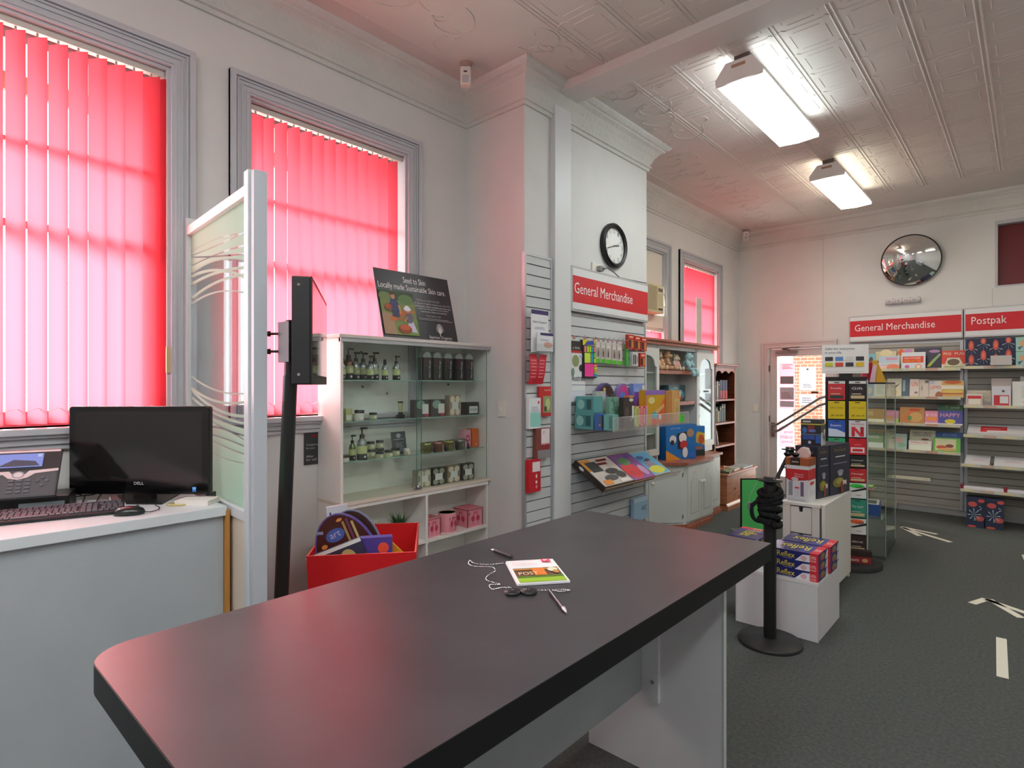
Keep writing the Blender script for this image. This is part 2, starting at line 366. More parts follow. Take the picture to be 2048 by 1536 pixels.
g = G(); g.box(.1, .105, .31, .44, .02, .30, M('#d8cfae')); g.box(.105, .107, .325, .425, .24, .28, M('#6b6652')); g.box(.105, .107, .325, .425, .03, .055, M('#4b4636')); [g.box(.105, .106, .33, .42, .08+k*.02, .09+k*.02, M('#b9ae8c')) for k in range(7)]; g.obj('control_panel', t)
g = G(); g.tube([(.08, .46, .26), (.1, .49, .2), (.1, .495, .1), (.06, .47, .03)], .005, M('#8b8778'), 6); g.obj('power_cord', t)
g = G(); g.box(0, .012, 7.0, 7.15, 0, .62, M('#c9c6c4')); put(g, 'white_board_strip', 'tall pale strip of board standing on the dresser top against the red blind', 'board', (XL+.045, 0.05, 2.052))
# ---------------------------------------------------------------- door
d = sthing('door_1', (DX0, YF, 0)); dw = DX1-DX0; DG = M('#d2cccb', .45)
g = G()
for p, q, dd in ((.085, 0, .018), (.085, .062, .03), (.05, .04, .024), (.016, .004, .022)):
    g.box(-p, -q, -dd, 0, 0, DZ+q, DG); g.box(dw+q, dw+p, -dd, 0, 0, DZ+q, DG); g.box(-p, dw+p, -dd, 0, DZ+q, DZ+p, DG)
g.box(0, .012, 0, .25, 0, DZ, DG); g.box(dw-.012, dw, 0, .25, 0, DZ, DG); g.box(.012, dw-.012, 0, .25, DZ-.012, DZ, DG); g.obj('door_frame', d)
lf = G(); a0, a1, b0, b1 = .015, dw-.015, .01, DZ-.016
lf.box(a0, .108, .03, .07, b0, b1, DG); lf.box(a1-.05, a1, .03, .07, b0, b1, DG); lf.box(.108, a1-.05, .03, .07, 1.955, b1, DG); lf.box(.108, a1-.05, .03, .07, b0, .25, DG)
leaf = lf.obj('door_leaf', d)
g = G(); g.box(.108, a1-.05, .048, .052, .25, 1.955, PANE); g.obj('pane', leaf)
g = G(); g.box(.10, .38, -.03, .03, 1.995, 2.03, M('#7d7a78', .4)); g.tube([(.3, -.01, 2.03), (.2, -.05, 2.055), (.42, -.03, 2.075)], .008, M('#6b6866'), 6); g.obj('door_closer', leaf)
g = G(); g.box(.035, .085, .005, .03, .81, 1.01, CHROME)
for q in (0, 1):
    za, zb = .965-.095*q, 1.37-.095*q
    g.tube([(.06, -.02, za), (.14, -.045, za+.03), (a1-.10, -.045, zb), (a1-.02, -.02, zb+.03)], .019, M('#8f8280', .35, .5), 8)
g.obj('push_bar', leaf)
for z in (1.02, 1.74): g = G(); g.box(.002, .014, .0, .03, z, z+.09, M('#77706a', .4)); g.obj('hinge', d)
# posters stuck to the glass
PK = '#e0788f'
def dposter(x0, x1, z0, z1, body, sh, name, label):
    g = G(); x0 += 0; g.add([(0, 0, 0), (x1-x0, 0, 0), (x1-x0, 0, z1-z0), (0, 0, z1-z0)], [(0, 1, 2, 3)], fabric_thin('poster_'+body[1:], lin(body)[:3], lin(body)[:3], .6)); art(g, (0, 0, 0), (x1-x0, 0, 0), (0, 0, z1-z0), sh, .0003)
    put(g, name, label, 'poster', (x0, YF+.0445, z0))
dposter(-2.685, -2.475, 1.545, 1.865, '#f0909c', lines(4, .2, .85, .72, .95, '#e9a5b0')+[('r', .08, .06, .92, .4, '#8d8a90')], 'door_poster', 'top pink poster with a grey box, stuck to the left of the door glass')
dposter(-2.685, -2.475, 1.205, 1.53, '#f0909c', [('r', .06, .42, .94, .95, '#cfc3d0'), ('r', .06, .1, .94, .36, '#cfc3d0')]+lines(3, .15, .8, .5, .78, '#b08a96'), 'door_poster', 'pink framed poster with two pale panels, below the grey boxed poster on the door')
dposter(-2.69, -2.478, .66, .97, '#f298a8', [('m', 'Home', .35, .66, .88, .8, '#f3b4be'), ('m', 'to-store', .1, .42, .88, .56, '#f3b4be'), ('m', 'banking', .2, .2, .88, .34, '#f3b4be')], 'door_poster', 'plain pink poster with mirrored white words, low on the door glass')
dposter(-2.69, -2.478, .33, .65, '#e6dcea', [('e', .55, .75, .12, .09, '#e0b488'), ('r', .3, .1, .7, .2, '#b59aa8')], 'door_poster', 'pale lilac poster with an orange dot at the bottom of the door glass')
dposter(-2.415, -2.205, 1.48, 1.80, '#ecebf6', lines(3, .2, .8, .1, .3, '#bcb8d0')+[('e', .5, .9, .08, .05, '#a9a5c0')], 'paper_notice', 'upper white paper notice taped to the right of the door glass')
dposter(-2.415, -2.205, 1.27, 1.42, '#dedeee', lines(3, .15, .85, .2, .8, '#b4b2cc'), 'paper_notice', 'short pale notice taped under the white notice on the door glass')
put((lambda g: (g.box(0, .09, 0, .003, 0, .028, M('#5a2226')), g)[1])(G()), 'door_sticker', 'small dark red sticker on the door glass between two notices', 'sticker', (-2.265, YF+.044, 1.434))
# brick wall across the lane outside the door and the ground outside
BR, nt, N, L, out = nmat('brick')
b = N('ShaderNodeBsdfPrincipled'); bt = N('ShaderNodeTexBrick'); bt.inputs['Color1'].default_value = lin('#8f4f35'); bt.inputs['Color2'].default_value = lin('#7c402a'); bt.inputs['Mortar'].default_value = lin('#ad9482'); bt.inputs['Scale'].default_value = 4.5
tc = N('ShaderNodeTexCoord'); mp = N('ShaderNodeMapping'); mp.inputs['Rotation'].default_value = (R90, 0, 0); L(tc.outputs['Object'], mp.inputs[0]); L(mp.outputs[0], bt.inputs[0]); L(bt.outputs[0], b.inputs['Base Color']); L(b.outputs[0], out.inputs[0])
g = G(); g.box(-2.95, -2.5, 10.2, 10.5, -.3, 2.6, BR); tag(g.obj('brick_wall'), 'orange brick wall seen outside through the glass door', 'wall')
g = G(); g.box(-9, 5, YF+.3, 16, -.25, -.05, M('#b9b2a8', .9)); g.box(-12, XL-.42, -6, YF+.3, -.25, -.05, M('#b9b2a8', .9)); o = g.obj('ground_outside'); o['kind'] = 'structure'
# eave over the windows outside
g = G(); g.box(XL-1.1, XL-T-.02, YN, YF, 3.35, 3.45, M('#b9b4ae')); g.box(XL-1.14, XL-1.1, YN, YF, 3.25, 3.47, M('#8d4a3c')); o = g.obj('trim_5'); o['kind'] = 'structure'
# ---------------------------------------------------------------- fluorescent lights
def lamp(cx, y0, y1, col, label, s=LAMP):
    t = thing('ceiling_light', label, 'ceiling light', (cx, y0, ZC), 0, 'fluorescent ceiling lights')
    w = .15; LG = y1-y0; B = M('#eceae8', .5)
    sec = [(-w, -.195), (w, -.195), (w+.006, -.155), (.085, -.06), (-.085, -.06), (-w-.006, -.155)]
    g = G(); g.prism(sec, 0, .022, B, 'y'); g.box(-.045, .045, -.003, 0, -.105, -.085, M('#b08d78')); g.obj('end_cap', t)
    g = G(); g.prism(sec, LG-.022, LG, B, 'y'); g.obj('end_cap', t)
    g = G(); g.box(-.08, .08, .02, LG-.02, -.066, -.055, B); g.box(-.05, .05, .06, LG-.06, -.055, 0, M('#6b6460')); 
    for sx in (-1, 1): g.box(sx*(w-.002), sx*(w+.004), .02, LG-.02, -.172, -.148, B)
    g.obj('housing', t)
    E1 = emit('lamp_diffuser', col, s); E2 = emit('lamp_uplight', col, s*.3)
    g = G(); g.prism([(-w+.002, -.175), (-w+.002, -.192), (0, -.204), (w-.002, -.192), (w-.002, -.175)], .022, LG-.022, E1, 'y'); g.obj('diffuser', t)
    g = G()
    for sx in (-1, 1): g.add([(sx*w, .03, -.15), (sx*w, LG-.03, -.15), (sx*.09, LG-.03, -.07), (sx*.09, .03, -.07)], [(0, 1, 2, 3)], E2)
    g.obj('upper_lens', t)
lamp(-1.43, 3.79, 5.12, (.93, 1, .98), 'large fluorescent ceiling light just past the beam, nearest')
lamp(-1.475, 6.16, 7.42, (1, .88, .70), 'fluorescent ceiling light farther off, towards the door wall')
lamp(1.5, 3.79, 5.12, (1, .92, .80), 'fluorescent ceiling light over the far counter side')
lamp(1.5, 6.16, 7.42, (1, .88, .72), 'fluorescent ceiling light over the right of the shop by the post pack bay')
lamp(1.2, .2, 1.5, (.97, 1, .99), 'fluorescent ceiling light over the serving side, behind the beam', LAMP*1.95)
lamp(-1.2, -2.2, -.9, (.97, 1, .99), 'fluorescent ceiling light at the rear of the shop', LAMP*1.95)
lamp(-.4, -.9, .4, (.97, 1, .99), 'added fill light, out of view, over the near end of the black counter', LAMP*1.95)  # extra fixture added overhead, unseen, to brighten the near part of the room
# sensors
def pir(x, y, rz, label, c='#e3dcd4'):
    t = thing('motion_sensor', label, 'motion sensor', (x, y, ZC), rz)
    g = G(); g.cyl((0, 0, 0), (0, 0, -.03), .045, .03, M('#a98d84')); g.obj('bracket', t)
    g = G(); g.box(-.035, .035, -.03, .03, -.155, -.03, M(c, .4)); o = g.obj('housing', t, bev=.01)
    g = G(); g.box(-.022, .022, -.034, -.029, -.145, -.095, M('#b8b8bc', .2)); g.obj('lens', t); g = G(); g.box(-.012, .012, -.033, -.029, -.075, -.065, M('#6b3a3a')); g.obj('indicator', t)
pir(-2.87, 2.70, math.radians(42), 'white motion sensor under the ceiling at the corner by the chimney breast')
pir(-3.02, 8.28, math.radians(35), 'small cream motion sensor in the far corner above the door wall')
# switches and socket
def switch(loc, rz, label, w=.07, h=.115):
    t = thing('light_switch', label, 'switch', loc, rz); g = G(); g.box(-w/2, w/2, -.012, 0, 0, h, M('#e6e3da', .35)); g.obj('plate', t, bev=.003); g = G(); g.box(-.006, .006, -.018, -.012, h*.42, h*.58, M('#f2efe6')); g.obj('rocker', t)
switch((-2.864, YB0, 1.325), 0, 'white light switch on the narrow wall beside the display cabinet')
switch((-2.985, YF, 1.16), 0, 'cream light switch on the wall to the left of the glass door', .075, .12)
t = thing('power_socket', 'white double power socket under the wall clock', 'power socket', (XB, 3.945, 2.475), R90)
g = G(); g.box(-.06, .06, -.015, 0, 0, .075, M('#e3e0d8')); g.obj('plate', t, bev=.003)
g = G(); g.box(.0, .05, -.05, -.015, .01, .05, M('#8b8b8b')); g.cyl((.025, -.03, .03), (.05, -.06, .03), .014, .01, M('#77777a')); g.obj('plug', t)
g = G(); g.tube([(.05, -.06, .03), (.10, -.06, .045), (.2, -.045, .03), (.33, -.03, -.0), (.5, -.02, .005), (.8, -.02, .015)], .0045, M('#5b5b5e'), 6); g.obj('power_cord', t)
# ================================================================ service counter in front
t = thing('service_counter', 'long black-topped service counter with grey panels in the foreground', 'counter', (-1.075, 1.2, 0))
def rrect(x0, x1, y0, y1, rs, n=8):
    """rounded rectangle ccw; rs = radii at (x0,y0),(x1,y0),(x1,y1),(x0,y1)"""
    out = []
    for (cx, cy, r, a) in ((x0, y0, rs[0], PI), (x1, y0, rs[1], 1.5*PI), (x1, y1, rs[2], 0), (x0, y1, rs[3], .5*PI)):
        sx = 1 if cx == x0 else -1; sy = 1 if cy == y0 else -1
        if r <= 0: out.append((cx, cy)); continue
        for k in range(n+1): out.append((cx+sx*r+r*math.cos(a+k*PI/2/n), cy+sy*r+r*math.sin(a+k*PI/2/n)))
    return out
P = rrect(-.398, .39, -.908, .925, (.085, .085, .004, .03))
g = G(); g.prism(P, .94, .9985, CEDGE); g.prism([(x*.9985, y*.9985) for x, y in P], .9985, 1.0, COUNTER); g.obj('countertop', t, bev=.0008)
g = G(); g.box(-.36, .235, .885, .905, 0, .94, LAM); o = g.obj('end_panel', t)
g = G(); g.box(.233, .2365, .883, .907, 0, .94, M('#c6d2cd', .3)); g.obj('edge_strip', o)
g = G(); g.box(-.36, .235, -.80, -.78, 0, .94, LAM); g.obj('end_panel', t)
g = G(); g.box(-.112, -.093, -.78, .885, .33, .94, LAMG); g.obj('modesty_panel', t)
g = G(); g.box(-.093, -.02, .868, .885, .3, .94, LAM); g.cyl((-.045, .868, .38), (-.045, .864, .38), .008, .008, CHROME, 10); g.obj('cleat', t)
# brochure stack, pens, chain and weights on the counter
Z1 = 1.0012
g = G(); A5 = (.152, .208)
for k in range(3): g.box(.0+.001*k, A5[0], 0, A5[1]-.0012*k, .0018*k, .0018*k+.0016, M('#eceaf0', .4))
art(g, (0, 0, .0053), (A5[0], 0, 0), (0, A5[1], 0), [('r', .015, .01, 1, 1, '#e9eeee'), ('r', .06, .03, .96, .62, '#6a4a3a'), ('r', .06, .03, .96, .2, '#8fb52c'), ('r', .06, .2, .96, .27, '#54761f'), ('r', .06, .52, .96, .57, '#c98a3a'), ('r', .42, .27, .66, .58, '#d9782c'), ('t', 'POST', .12, .3, .5, .42, '#f2d9a8'), ('e', .82, .48, .1, .09, '#d9dfc0'), ('e', .86, .38, .06, .07, '#b98a4a'), ('r', .72, .82, .9, .95, '#e2486a'), ('t', 'P', .77, .85, .85, .93, '#ffffff')]+lines(4, .08, .6, .7, .9, '#e8c4cc', .3))
put(g, 'brochure_stack', 'small stack of white post cards with a garden photo, on the black counter', 'brochures', (-1.062, 1.195, Z1), math.radians(52))
def pen(p, q, label):
    t = thing('pen', label, 'pen', (p[0], p[1], Z1)); d = Vector((q[0]-p[0], q[1]-p[1], 0)); L_ = d.length; t.rotation_euler = (0, 0, math.atan2(d.y, d.x))
    g = G(); g.cyl((0, 0, .006), (L_*.82, 0, .006), .0052, .0056, M('#23242b', .3)); g.obj('barrel', t)
    g = G(); g.cyl((L_*.82, 0, .006), (L_*.97, 0, .0052), .0056, .002, M('#e5dfe8', .2, .6)); g.cyl((L_*.97, 0, .0052), (L_, 0, .005), .001, .0006, CHROME, 8); g.obj('pen_tip', t)
    g = G(); g.cyl((-.006, 0, .006), (0, 0, .006), .003, .004, M('#33343c')); g.obj('button', t)
pen((-1.245, 1.372), (-1.352, 1.388), 'black pen with a white tip lying beside the brochure stack, pointing left')
pen((-.964, 1.217), (-.838, 1.125), 'black pen on a bead chain lying in front of the brochure stack')
def chain(pts, label):
    g = G(); P = [Vector((x, y, Z1+.0025+z)) for x, y, z in pts]; k = 0
    for a, b in zip(P, P[1:]):
        n = max(1, int((b-a).length/.0052))
        for i in range(n): c = a+(b-a)*i/n; g.ball(c, .0024, .0024, .0024, CHROME, 6, 4)
        g.tube([a, b], .0007, CHROME, 4)
    tag(g.obj('bead_chain'), label, 'chain')
def sm(pts, n=6):
    out = []
    for i in range(len(pts)-1):
        p0 = pts[max(i-1, 0)]; p1 = pts[i]; p2 = pts[i+1]; p3 = pts[min(i+2, len(pts)-1)]
        for k in range(n):
            t = k/n; out.append(tuple(.5*(2*b+(c-a)*t+(2*a-5*b+4*c-d)*t*t+(3*b-a-3*c+d)*t**3) for a, b, c, d in zip(p0, p1, p2, p3)))
    return out+[pts[-1]]
chain(sm([(-1.225, 1.31, 0), (-1.25, 1.27, 0), (-1.29, 1.25, 0), (-1.32, 1.26, 0), (-1.30, 1.235, 0), (-1.27, 1.23, 0), (-1.225, 1.26, 0), (-1.20, 1.25, 0)]), 'loop of steel bead chain to the left of the brochure stack')
chain(sm([(-1.19, 1.24, 0), (-1.175, 1.19, 0), (-1.15, 1.165, 0), (-1.10, 1.165, .001), (-1.12, 1.145, 0), (-1.09, 1.125, 0), (-1.075, 1.145, .003), (-1.05, 1.155, .005), (-1.045, 1.14, .012)]), 'tangle of steel bead chain by the two black discs')
chain(sm([(-1.02, 1.175, .004), (-.985, 1.21, 0), (-.95, 1.25, 0), (-.93, 1.26, 0), (-.945, 1.235, 0), (-.964, 1.217, .004)]), 'steel bead chain running to the pen in front')
for (x, y, lb) in ((-1.035, 1.145, 'black round chain base, nearer one of the pair on the counter'), (-1.005, 1.178, 'black round chain base half under the brochures')):
    t = thing('chain_base', lb, 'disc', (x, y, Z1-.001)); g = G(); g.lathe([(.022, 0), (.0225, .003), (.0215, .008), (.006, .0085)], mt=BLACK, n=28); g.obj('disc', t)
    g = G(); g.cyl((0, 0, .0085), (0, 0, .011), .004, .004, CHROME, 10); g.obj('ferrule', t)
# ================================================================ grey desk under the window
DZT = 1.05
t = thing('desk_unit', 'grey laminate desk unit along the window wall, carrying the monitor', 'desk', (-2.52, 0, 0))
g = G(); g.box(-.722, 0, -1.6, .992, DZT-.042, DZT, M('#ced5d9', .35)); g.obj('desktop', t, bev=.003)
g = G(); g.box(-.04, -.02, -1.6, .985, .06, DZT-.042, LAMG); g.obj('front_panel', t)
g = G(); g.box(-.72, -.04, -1.6, .985, 0, .06, M('#4a4e50')); g.obj('plinth', t)
g = G(); g.box(-.06, .002, .987, 1.003, 0, DZT-.02, M('#b5813f', .5)); g.obj('timber_edge', t)
# all-in-one computer
t = thing('monitor', 'black widescreen touch monitor standing on the grey desk', 'monitor', (-2.91, .780, DZT), math.radians(42.15))
g = G(); g.box(-.305, .305, -.012, .03, .03, .415, BLACK); g.obj('case', t, bev=.01)
g = G(); g.prism(rrect(-.304, .304, .031, .414, (.014,)*4, 5), -.0135, -.012, BLACKG, 'y')
art(g, (-.305, -.0135, .03), (.61, 0, 0), (0, 0, .385), [('t', 'DELL', .465, .11, .535, .142, '#c9c9cc'), ('r', .885, .03, .912, .085, '#2c7fd0'), ('r', .888, .055, .909, .08, '#7fc0f0')]); g.obj('bezel', t)
g = G(); g.box(-.277, .277, -.0142, -.0135, .088, .392, M('#1d1c1c', .1)); g.obj('screen', t)
g = G(); g.box(-.04, .04, .01, .05, 0.004, .2, BLACK); g.obj('stand_neck', t)
g = G(); g.T = Matrix.Rotation(-math.radians(42.15), 4, 'Z') @ Matrix.Translation((2.91, -.780, 0)); g.prism([(-3.10, .737), (-2.861, .713), (-2.745, .815), (-2.98, .972), (-3.06, .93)], 0, .006, M('#16181a', .3)); g.obj('stand_base', t, bev=.001)
g = G(); g.box(.285, .30, .0, .06, -.0, .03, BLACK); g.obj('foot', t)
# keyboard
t = thing('keyboard', 'black computer keyboard at the front of the grey desk', 'keyboard', (-2.728, .44, DZT+.0005), math.radians(75.2)); t.rotation_euler = (math.radians(7), 0, math.radians(75.2))
g = G(); g.box(-.225, .225, 0, .150, 0, .014, M('#1a1b1e', .4)); g.obj('case', t, bev=.003)
KEY = M('#50545c', .5)
g = G()
for rr_ in range(6):
    yk = .012+rr_*.0205+(.004 if rr_ == 5 else 0); x = -.215
    while x < .21:
        w_ = .016
        if rr_ == 0 and -.13 < x < -.04: w_ = .11
        elif rr_ in (1, 2, 3) and x < -.2: w_ = .024
        if abs(x-.075) < .006 or abs(x-.137) < .005: x += .009
        g.box(x, x+w_-.001, yk, yk+.0155, .014, .0195, KEY); x += w_+.0028
g.obj('keys', t)
# mouse
t = thing('mouse', 'black computer mouse on the grey desk', 'mouse', (-2.63, .665, DZT), math.radians(60))
g = G(); g.lathe([(.002, 0), (.031, .001), (.033, .010), (.029, .022), (.018, .031), (.004, .034)], mt=M('#1c1e20', .25), n=20, sx=1.7, sy=1); g.obj('body', t)
g = G(); g.cyl((.028, -.003, .0285), (.028, .003, .0285), .008, .008, M('#3a3d40'), 12); g.obj('wheel', t)
g = G(); g.tube([(.055, 0, .008), (.07, .01, .004), (.09, .05, .004), (.08, .10, .004), (.05, .16, .003)], .0018, BLACK, 6); g.obj('cord', t)
# desktop box and phone
t = thing('computer_box', 'flat black desktop computer lying under the office phone', 'computer', (-3.03, .46, DZT), math.radians(72))
g = G(); g.box(-.24, .10, -.09, .09, 0, .062, M('#121314', .35)); g.obj('case', t, bev=.003)
g = G(); g.box(-.06, .085, -.093, -.09, .012, .04, M('#8f9aa0', .3, .5)); g.obj('drive_front', t); g = G(); g.box(-.2, -.19, -.0925, -.09, .016, .026, M('#a4d838')); g.obj('power_light', t)
t = thing('office_phone', 'grey and silver office phone with a lit colour display on the left of the desk', 'phone', (-2.93, .36, DZT+.070), math.radians(70))
ph = Matrix.Translation((0, .0, 0)) @ Matrix.Rotation(math.radians(52), 4, 'X')
PG = M('#4a4b50', .5)
g = G(); g.T = ph; g.box(-.15, .125, 0, .225, -.022, 0, PG); g.obj('body', t, bev=.008)
g = G(); g.T = ph
art(g, (-.15, 0, .0005), (.275, 0, 0), (0, .225, 0), [('r', .0, .54, 1, .92, '#1d1e22'), ('r', 0, .915, .98, .955, '#d8c6c8'), ('p', [(.0, .535), (.42, .53), (.47, .45), (.53, .43), (.6, .45), (.65, .53), (.99, .555), (.99, .505), (.72, .47), (.64, .39), (.53, .355), (.42, .39), (.36, .465), (0, .49)], '#d8c6c8'), ('e', .53, .45, .072, .07, '#9b8f95'), ('e', .53, .45, .052, .05, '#d5cdd2')]); g.obj('fascia', t)
SCR = emit('phone_display', (.30, .33, .75), .9)
g = G(); g.T = ph; art(g, (-.15, 0, .004), (.275, 0, 0), (0, .225, 0), [('r', .22, .6, .79, .88, SCR), ('p', [(.27, .62), (.45, .76), (.7, .72), (.76, .62)], '#47495a'), ('r', .72, .8, .77, .87, '#a9c4f0')]); g.obj('display', t)
for i in range(3):
    for j in range(4):
        g = G(); g.T = ph; x = .0+i*.026-.03; y = .02+j*.0165; g.box(x, x+.017, y, y+.010, 0, .004, M('#5f6067', .4)); g.obj('key', t)
for x, y in ((-.095, .05), (-.08, .065), (-.11, .066), (-.095, .08), (.075, .05), (.09, .07), (.075, .085), (.06, .07)):
    g = G(); g.T = ph; g.cyl((x, y, 0), (x, y, .004), .007, .006, M('#5f6067', .4), 10); g.obj('key', t)
g = G(); g.T = ph; g.box(-.03, .03, .02, .16, -.09, -.022, M('#2b2c30')); g.obj('stand', t)
# cables, tape reel, note pad
g = G()
for k in range(6):
    y = .55+.045*k; g.tube(sm([(-3.05+.02*k, y, DZT+.004), (-3.12+.03*(k % 3), y+.03, DZT+.03+.01*(k % 2)), (-3.16, y+.07, DZT+.012), (-3.2, y+.05-.03*(k % 2), DZT+.006)]), .0028, BLACK if k != 3 else M('#d9d9d9'), 6)
tag(g.obj('computer_cables'), 'tangle of dark cables on the desk behind the keyboard', 'cables')
g = G(); g.lathe([(.025, 0), (.036, 0), (.036, .006), (.025, .006)], mt=M('#b9ad72', .3), n=24, sx=1.3); put(g, 'label_roll', 'flat yellowish label roll on the desk beside the note paper', 'roll', (-2.69, .86, DZT+.0005), math.radians(40))
t = thing('note_pad', 'white block of note paper at the right end of the grey desk', 'paper', (-2.66, .925, DZT), math.radians(42))
g = G()
for k in range(5): g.box(-.075+.002*(k % 3), .07-.003*(k % 2), -.045, .05, .0042*k, .0042*k+.0038, M('#e6e2dc'))
g.obj('paper_block', t); g = G(); g.tube([(-.075, -.046, .01), (-.085, -.02, .02), (-.07, .04, .0225), (.05, .045, .0225)], .0015, M('#7a7f7c'), 5); g.obj('string', t)
# ================================================================ glass partition at the desk end
PA = math.atan2(-.071, .921); FROST = None
t = thing('glass_partition', 'white framed glass partition with frosted wavy bands at the end of the desk', 'partition', (XL, 1.088, 0), PA)
LP_ = .924
g = G(); g.box(.004, .05, -.025, .025, 0, 2.412, M('#d5dadb', .4)); g.obj('post', t, bev=.002)
o = G(); o.box(LP_-.02, LP_+.028, -.03, .03, 0, 2.415, M('#c6cdd2', .35)); po = o.obj('post', t, bev=.002)
o = G(); o.box(LP_+.032, LP_+.07, -.022, .03, 0, 2.405, M('#b3bac2', .35)); o.obj('cover_strip', po, bev=.002)
g = G(); g.box(.03, LP_-.02, -.024, .024, 2.322, 2.366, WHITE); g.obj('top_rail', t, bev=.002)
g = G(); g.box(.05, LP_-.02, -.024, .024, 1.005, 1.048, M('#cfd4d8', .35)); g.obj('bottom_rail', t, bev=.002)
g = G(); g.box(.05, LP_-.02, -.015, .015, 0, 1.005, M('#d9cdbd', .5)); g.obj('lower_panel', t)
# frosted film: curves z(s) through three measured heights
def quad(p):
    (s0, z0), (s1, z1), (s2, z2) = p
    a = ((z2-z0)/(s2-s0)-(z1-z0)/(s1-s0))/(s2-s1); b = (z1-z0)/(s1-s0)-a*(s1+s0); return (z0-a*s0*s0-b*s0, b, a)
EDGE_T = quad([(.11, 2.133), (.54, 2.128), (.97, 2.058)]); EDGE_B = quad([(.13, 1.43), (.62, 1.39), (.98, 1.372)])
CUR = [([(.11, 2.24), (.62, 2.221), (.97, 2.177)], .002), ([(.12, 2.218), (.62, 2.197), (.97, 2.191)], .003), ([(.12, 2.204), (.42, 2.162), (.97, 2.094)], .004), ([(.12, 2.168), (.62, 2.155), (.97, 2.132)], .004),
 ([(.11, 2.114), (.49, 2.089), (.97, 1.984)], .006), ([(.11, 2.077), (.65, 2.068), (.97, 2.037)], .006), ([(.11, 2.008), (.65, 2.031), (.97, 2.008)], .005), ([(.11, 1.979), (.65, 1.976), (.97, 1.927)], .003),
 ([(.11, 1.59), (.6, 1.526), (.98, 1.528)], .003), ([(.11, 1.531), (.6, 1.479), (.98, 1.497)], .005), ([(.11, 1.519), (.64, 1.433), (.98, 1.433)], .006), ([(.13, 1.478), (.72, 1.405), (.98, 1.399)], .005),
 ([(.41, 1.389), (.8, 1.351), (.98, 1.347)], .004), ([(.41, 1.362), (.72, 1.352), (.98, 1.314)], .004), ([(.41, 1.325), (.64, 1.318), (.98, 1.297)], .004), ([(.41, 1.301), (.64, 1.282), (.98, 1.271)], .0035), ([(.41, 1.24), (.64, 1.23), (.98, 1.24)], .002)]
FR, nt, N, L, out = nmat('frosted_film')
tc = N('ShaderNodeTexCoord'); sp = N('ShaderNodeSeparateXYZ'); L(tc.outputs['Object'], sp.inputs[0])
def mth(op, a, b=None, c=None):
    n = N('ShaderNodeMath'); n.operation = op
    for i, v in enumerate((a, b, c)):
        if v is None: continue
        if isinstance(v, (int, float)): n.inputs[i].default_value = v
        else: L(v, n.inputs[i])
    return n.outputs[0]
S_ = mth('DIVIDE', sp.outputs[0], LP_); Z_ = sp.outputs[2]
def curve(c): return mth('MULTIPLY_ADD', mth('MULTIPLY_ADD', S_, c[2], c[1]), S_, c[0])
region = mth('MAXIMUM', mth('GREATER_THAN', Z_, curve(EDGE_T)), mth('LESS_THAN', Z_, curve(EDGE_B)))
mask = None
for p, w_ in CUR:
    k = mth('LESS_THAN', mth('ABSOLUTE', mth('SUBTRACT', Z_, curve(quad(p)))), w_); mask = k if mask is None else mth('MAXIMUM', mask, k)
xor = mth('ABSOLUTE', mth('SUBTRACT', region, mask))
tr = N('ShaderNodeBsdfTransparent'); tr.inputs[0].default_value = (.93, .95, .97, 1); di = N('ShaderNodeBsdfDiffuse'); di.inputs[0].default_value = (.70, .97, .86, 1)
tl = N('ShaderNodeBsdfTranslucent'); tl.inputs[0].default_value = (.72, 1, .89, 1); m1 = N('ShaderNodeMixShader'); m1.inputs[0].default_value = .5
m1.inputs[0].default_value = .72; L(di.outputs[0], m1.inputs[1]); L(tl.outputs[0], m1.inputs[2]); gl = N('ShaderNodeBsdfGlossy'); gl.inputs['Roughness'].default_value = .03; m3 = N('ShaderNodeMixShader'); m3.inputs[0].default_value = .08
L(tr.outputs[0], m3.inputs[1]); L(gl.outputs[0], m3.inputs[2]); m2 = N('ShaderNodeMixShader'); L(mth('MULTIPLY', xor, .93), m2.inputs[0]); L(m3.outputs[0], m2.inputs[1]); L(m1.outputs[0], m2.inputs[2]); L(m2.outputs[0], out.inputs[0])
g = G(); g.box(.05, LP_-.02, -.003, .003, 1.048, 2.322, FR); g.obj('glass_panel', t)
# ================================================================ display screen on a pole
t = thing('display_stand', 'black display screen on a tall black pole, seen nearly edge-on', 'display screen', (-2.536, 1.211, 0))
ax = math.atan2(.448, -.667)   # direction of the screen's long side
R = Matrix.Translation((-2.093+2.536, 1.140-1.211, 0)) @ Matrix.Rotation(ax, 4, 'Z')
# local x runs along the screen, local -y is towards its viewing side
g = G(); g.T = R; g.box(0, .80, .002, .072, 1.560, 1.985, M('#1b1c1e', .5)); hd = g.obj('screen_housing', t, bev=.006)
g = G(); g.T = R; g.box(.0, .80, -.004, .002, 1.560, 1.985, BLACK); g.box(.018, .782, -.0045, -.004, 1.60, 1.968, M('#0b0c0e', .06)); g.obj('screen', t)
for z in (1.60, 1.95):
    g = G(); g.T = R; g.cyl((.0, .045, z), (-.003, .045, z), .006, .006, CHROME, 10); g.obj('screw', hd)
g = G(); g.tube([(0, 0, .01), (.049, .044, 1.60)], .031, M('#1d1f20', .35), 20); g.tube([(.049, .044, 1.60), (.055, .05, 1.85)], .028, M('#1d1f20', .35), 16); pl = g.obj('pole', t)
for z in (1.71, 1.79):
    g = G(); g.cyl((.045, .04, z), (-.028, -.025, z), .006, .006, BLACK, 10); g.cyl((-.02, -.018, z), (-.036, -.032, z), .013, .011, BLACK, 14); g.obj('clamp_knob', pl)
g = G(); g.box(.02, .12, .0, .10, 1.66, 1.84, M('#3b3d40', .4, .6)); g.obj('bracket', t)
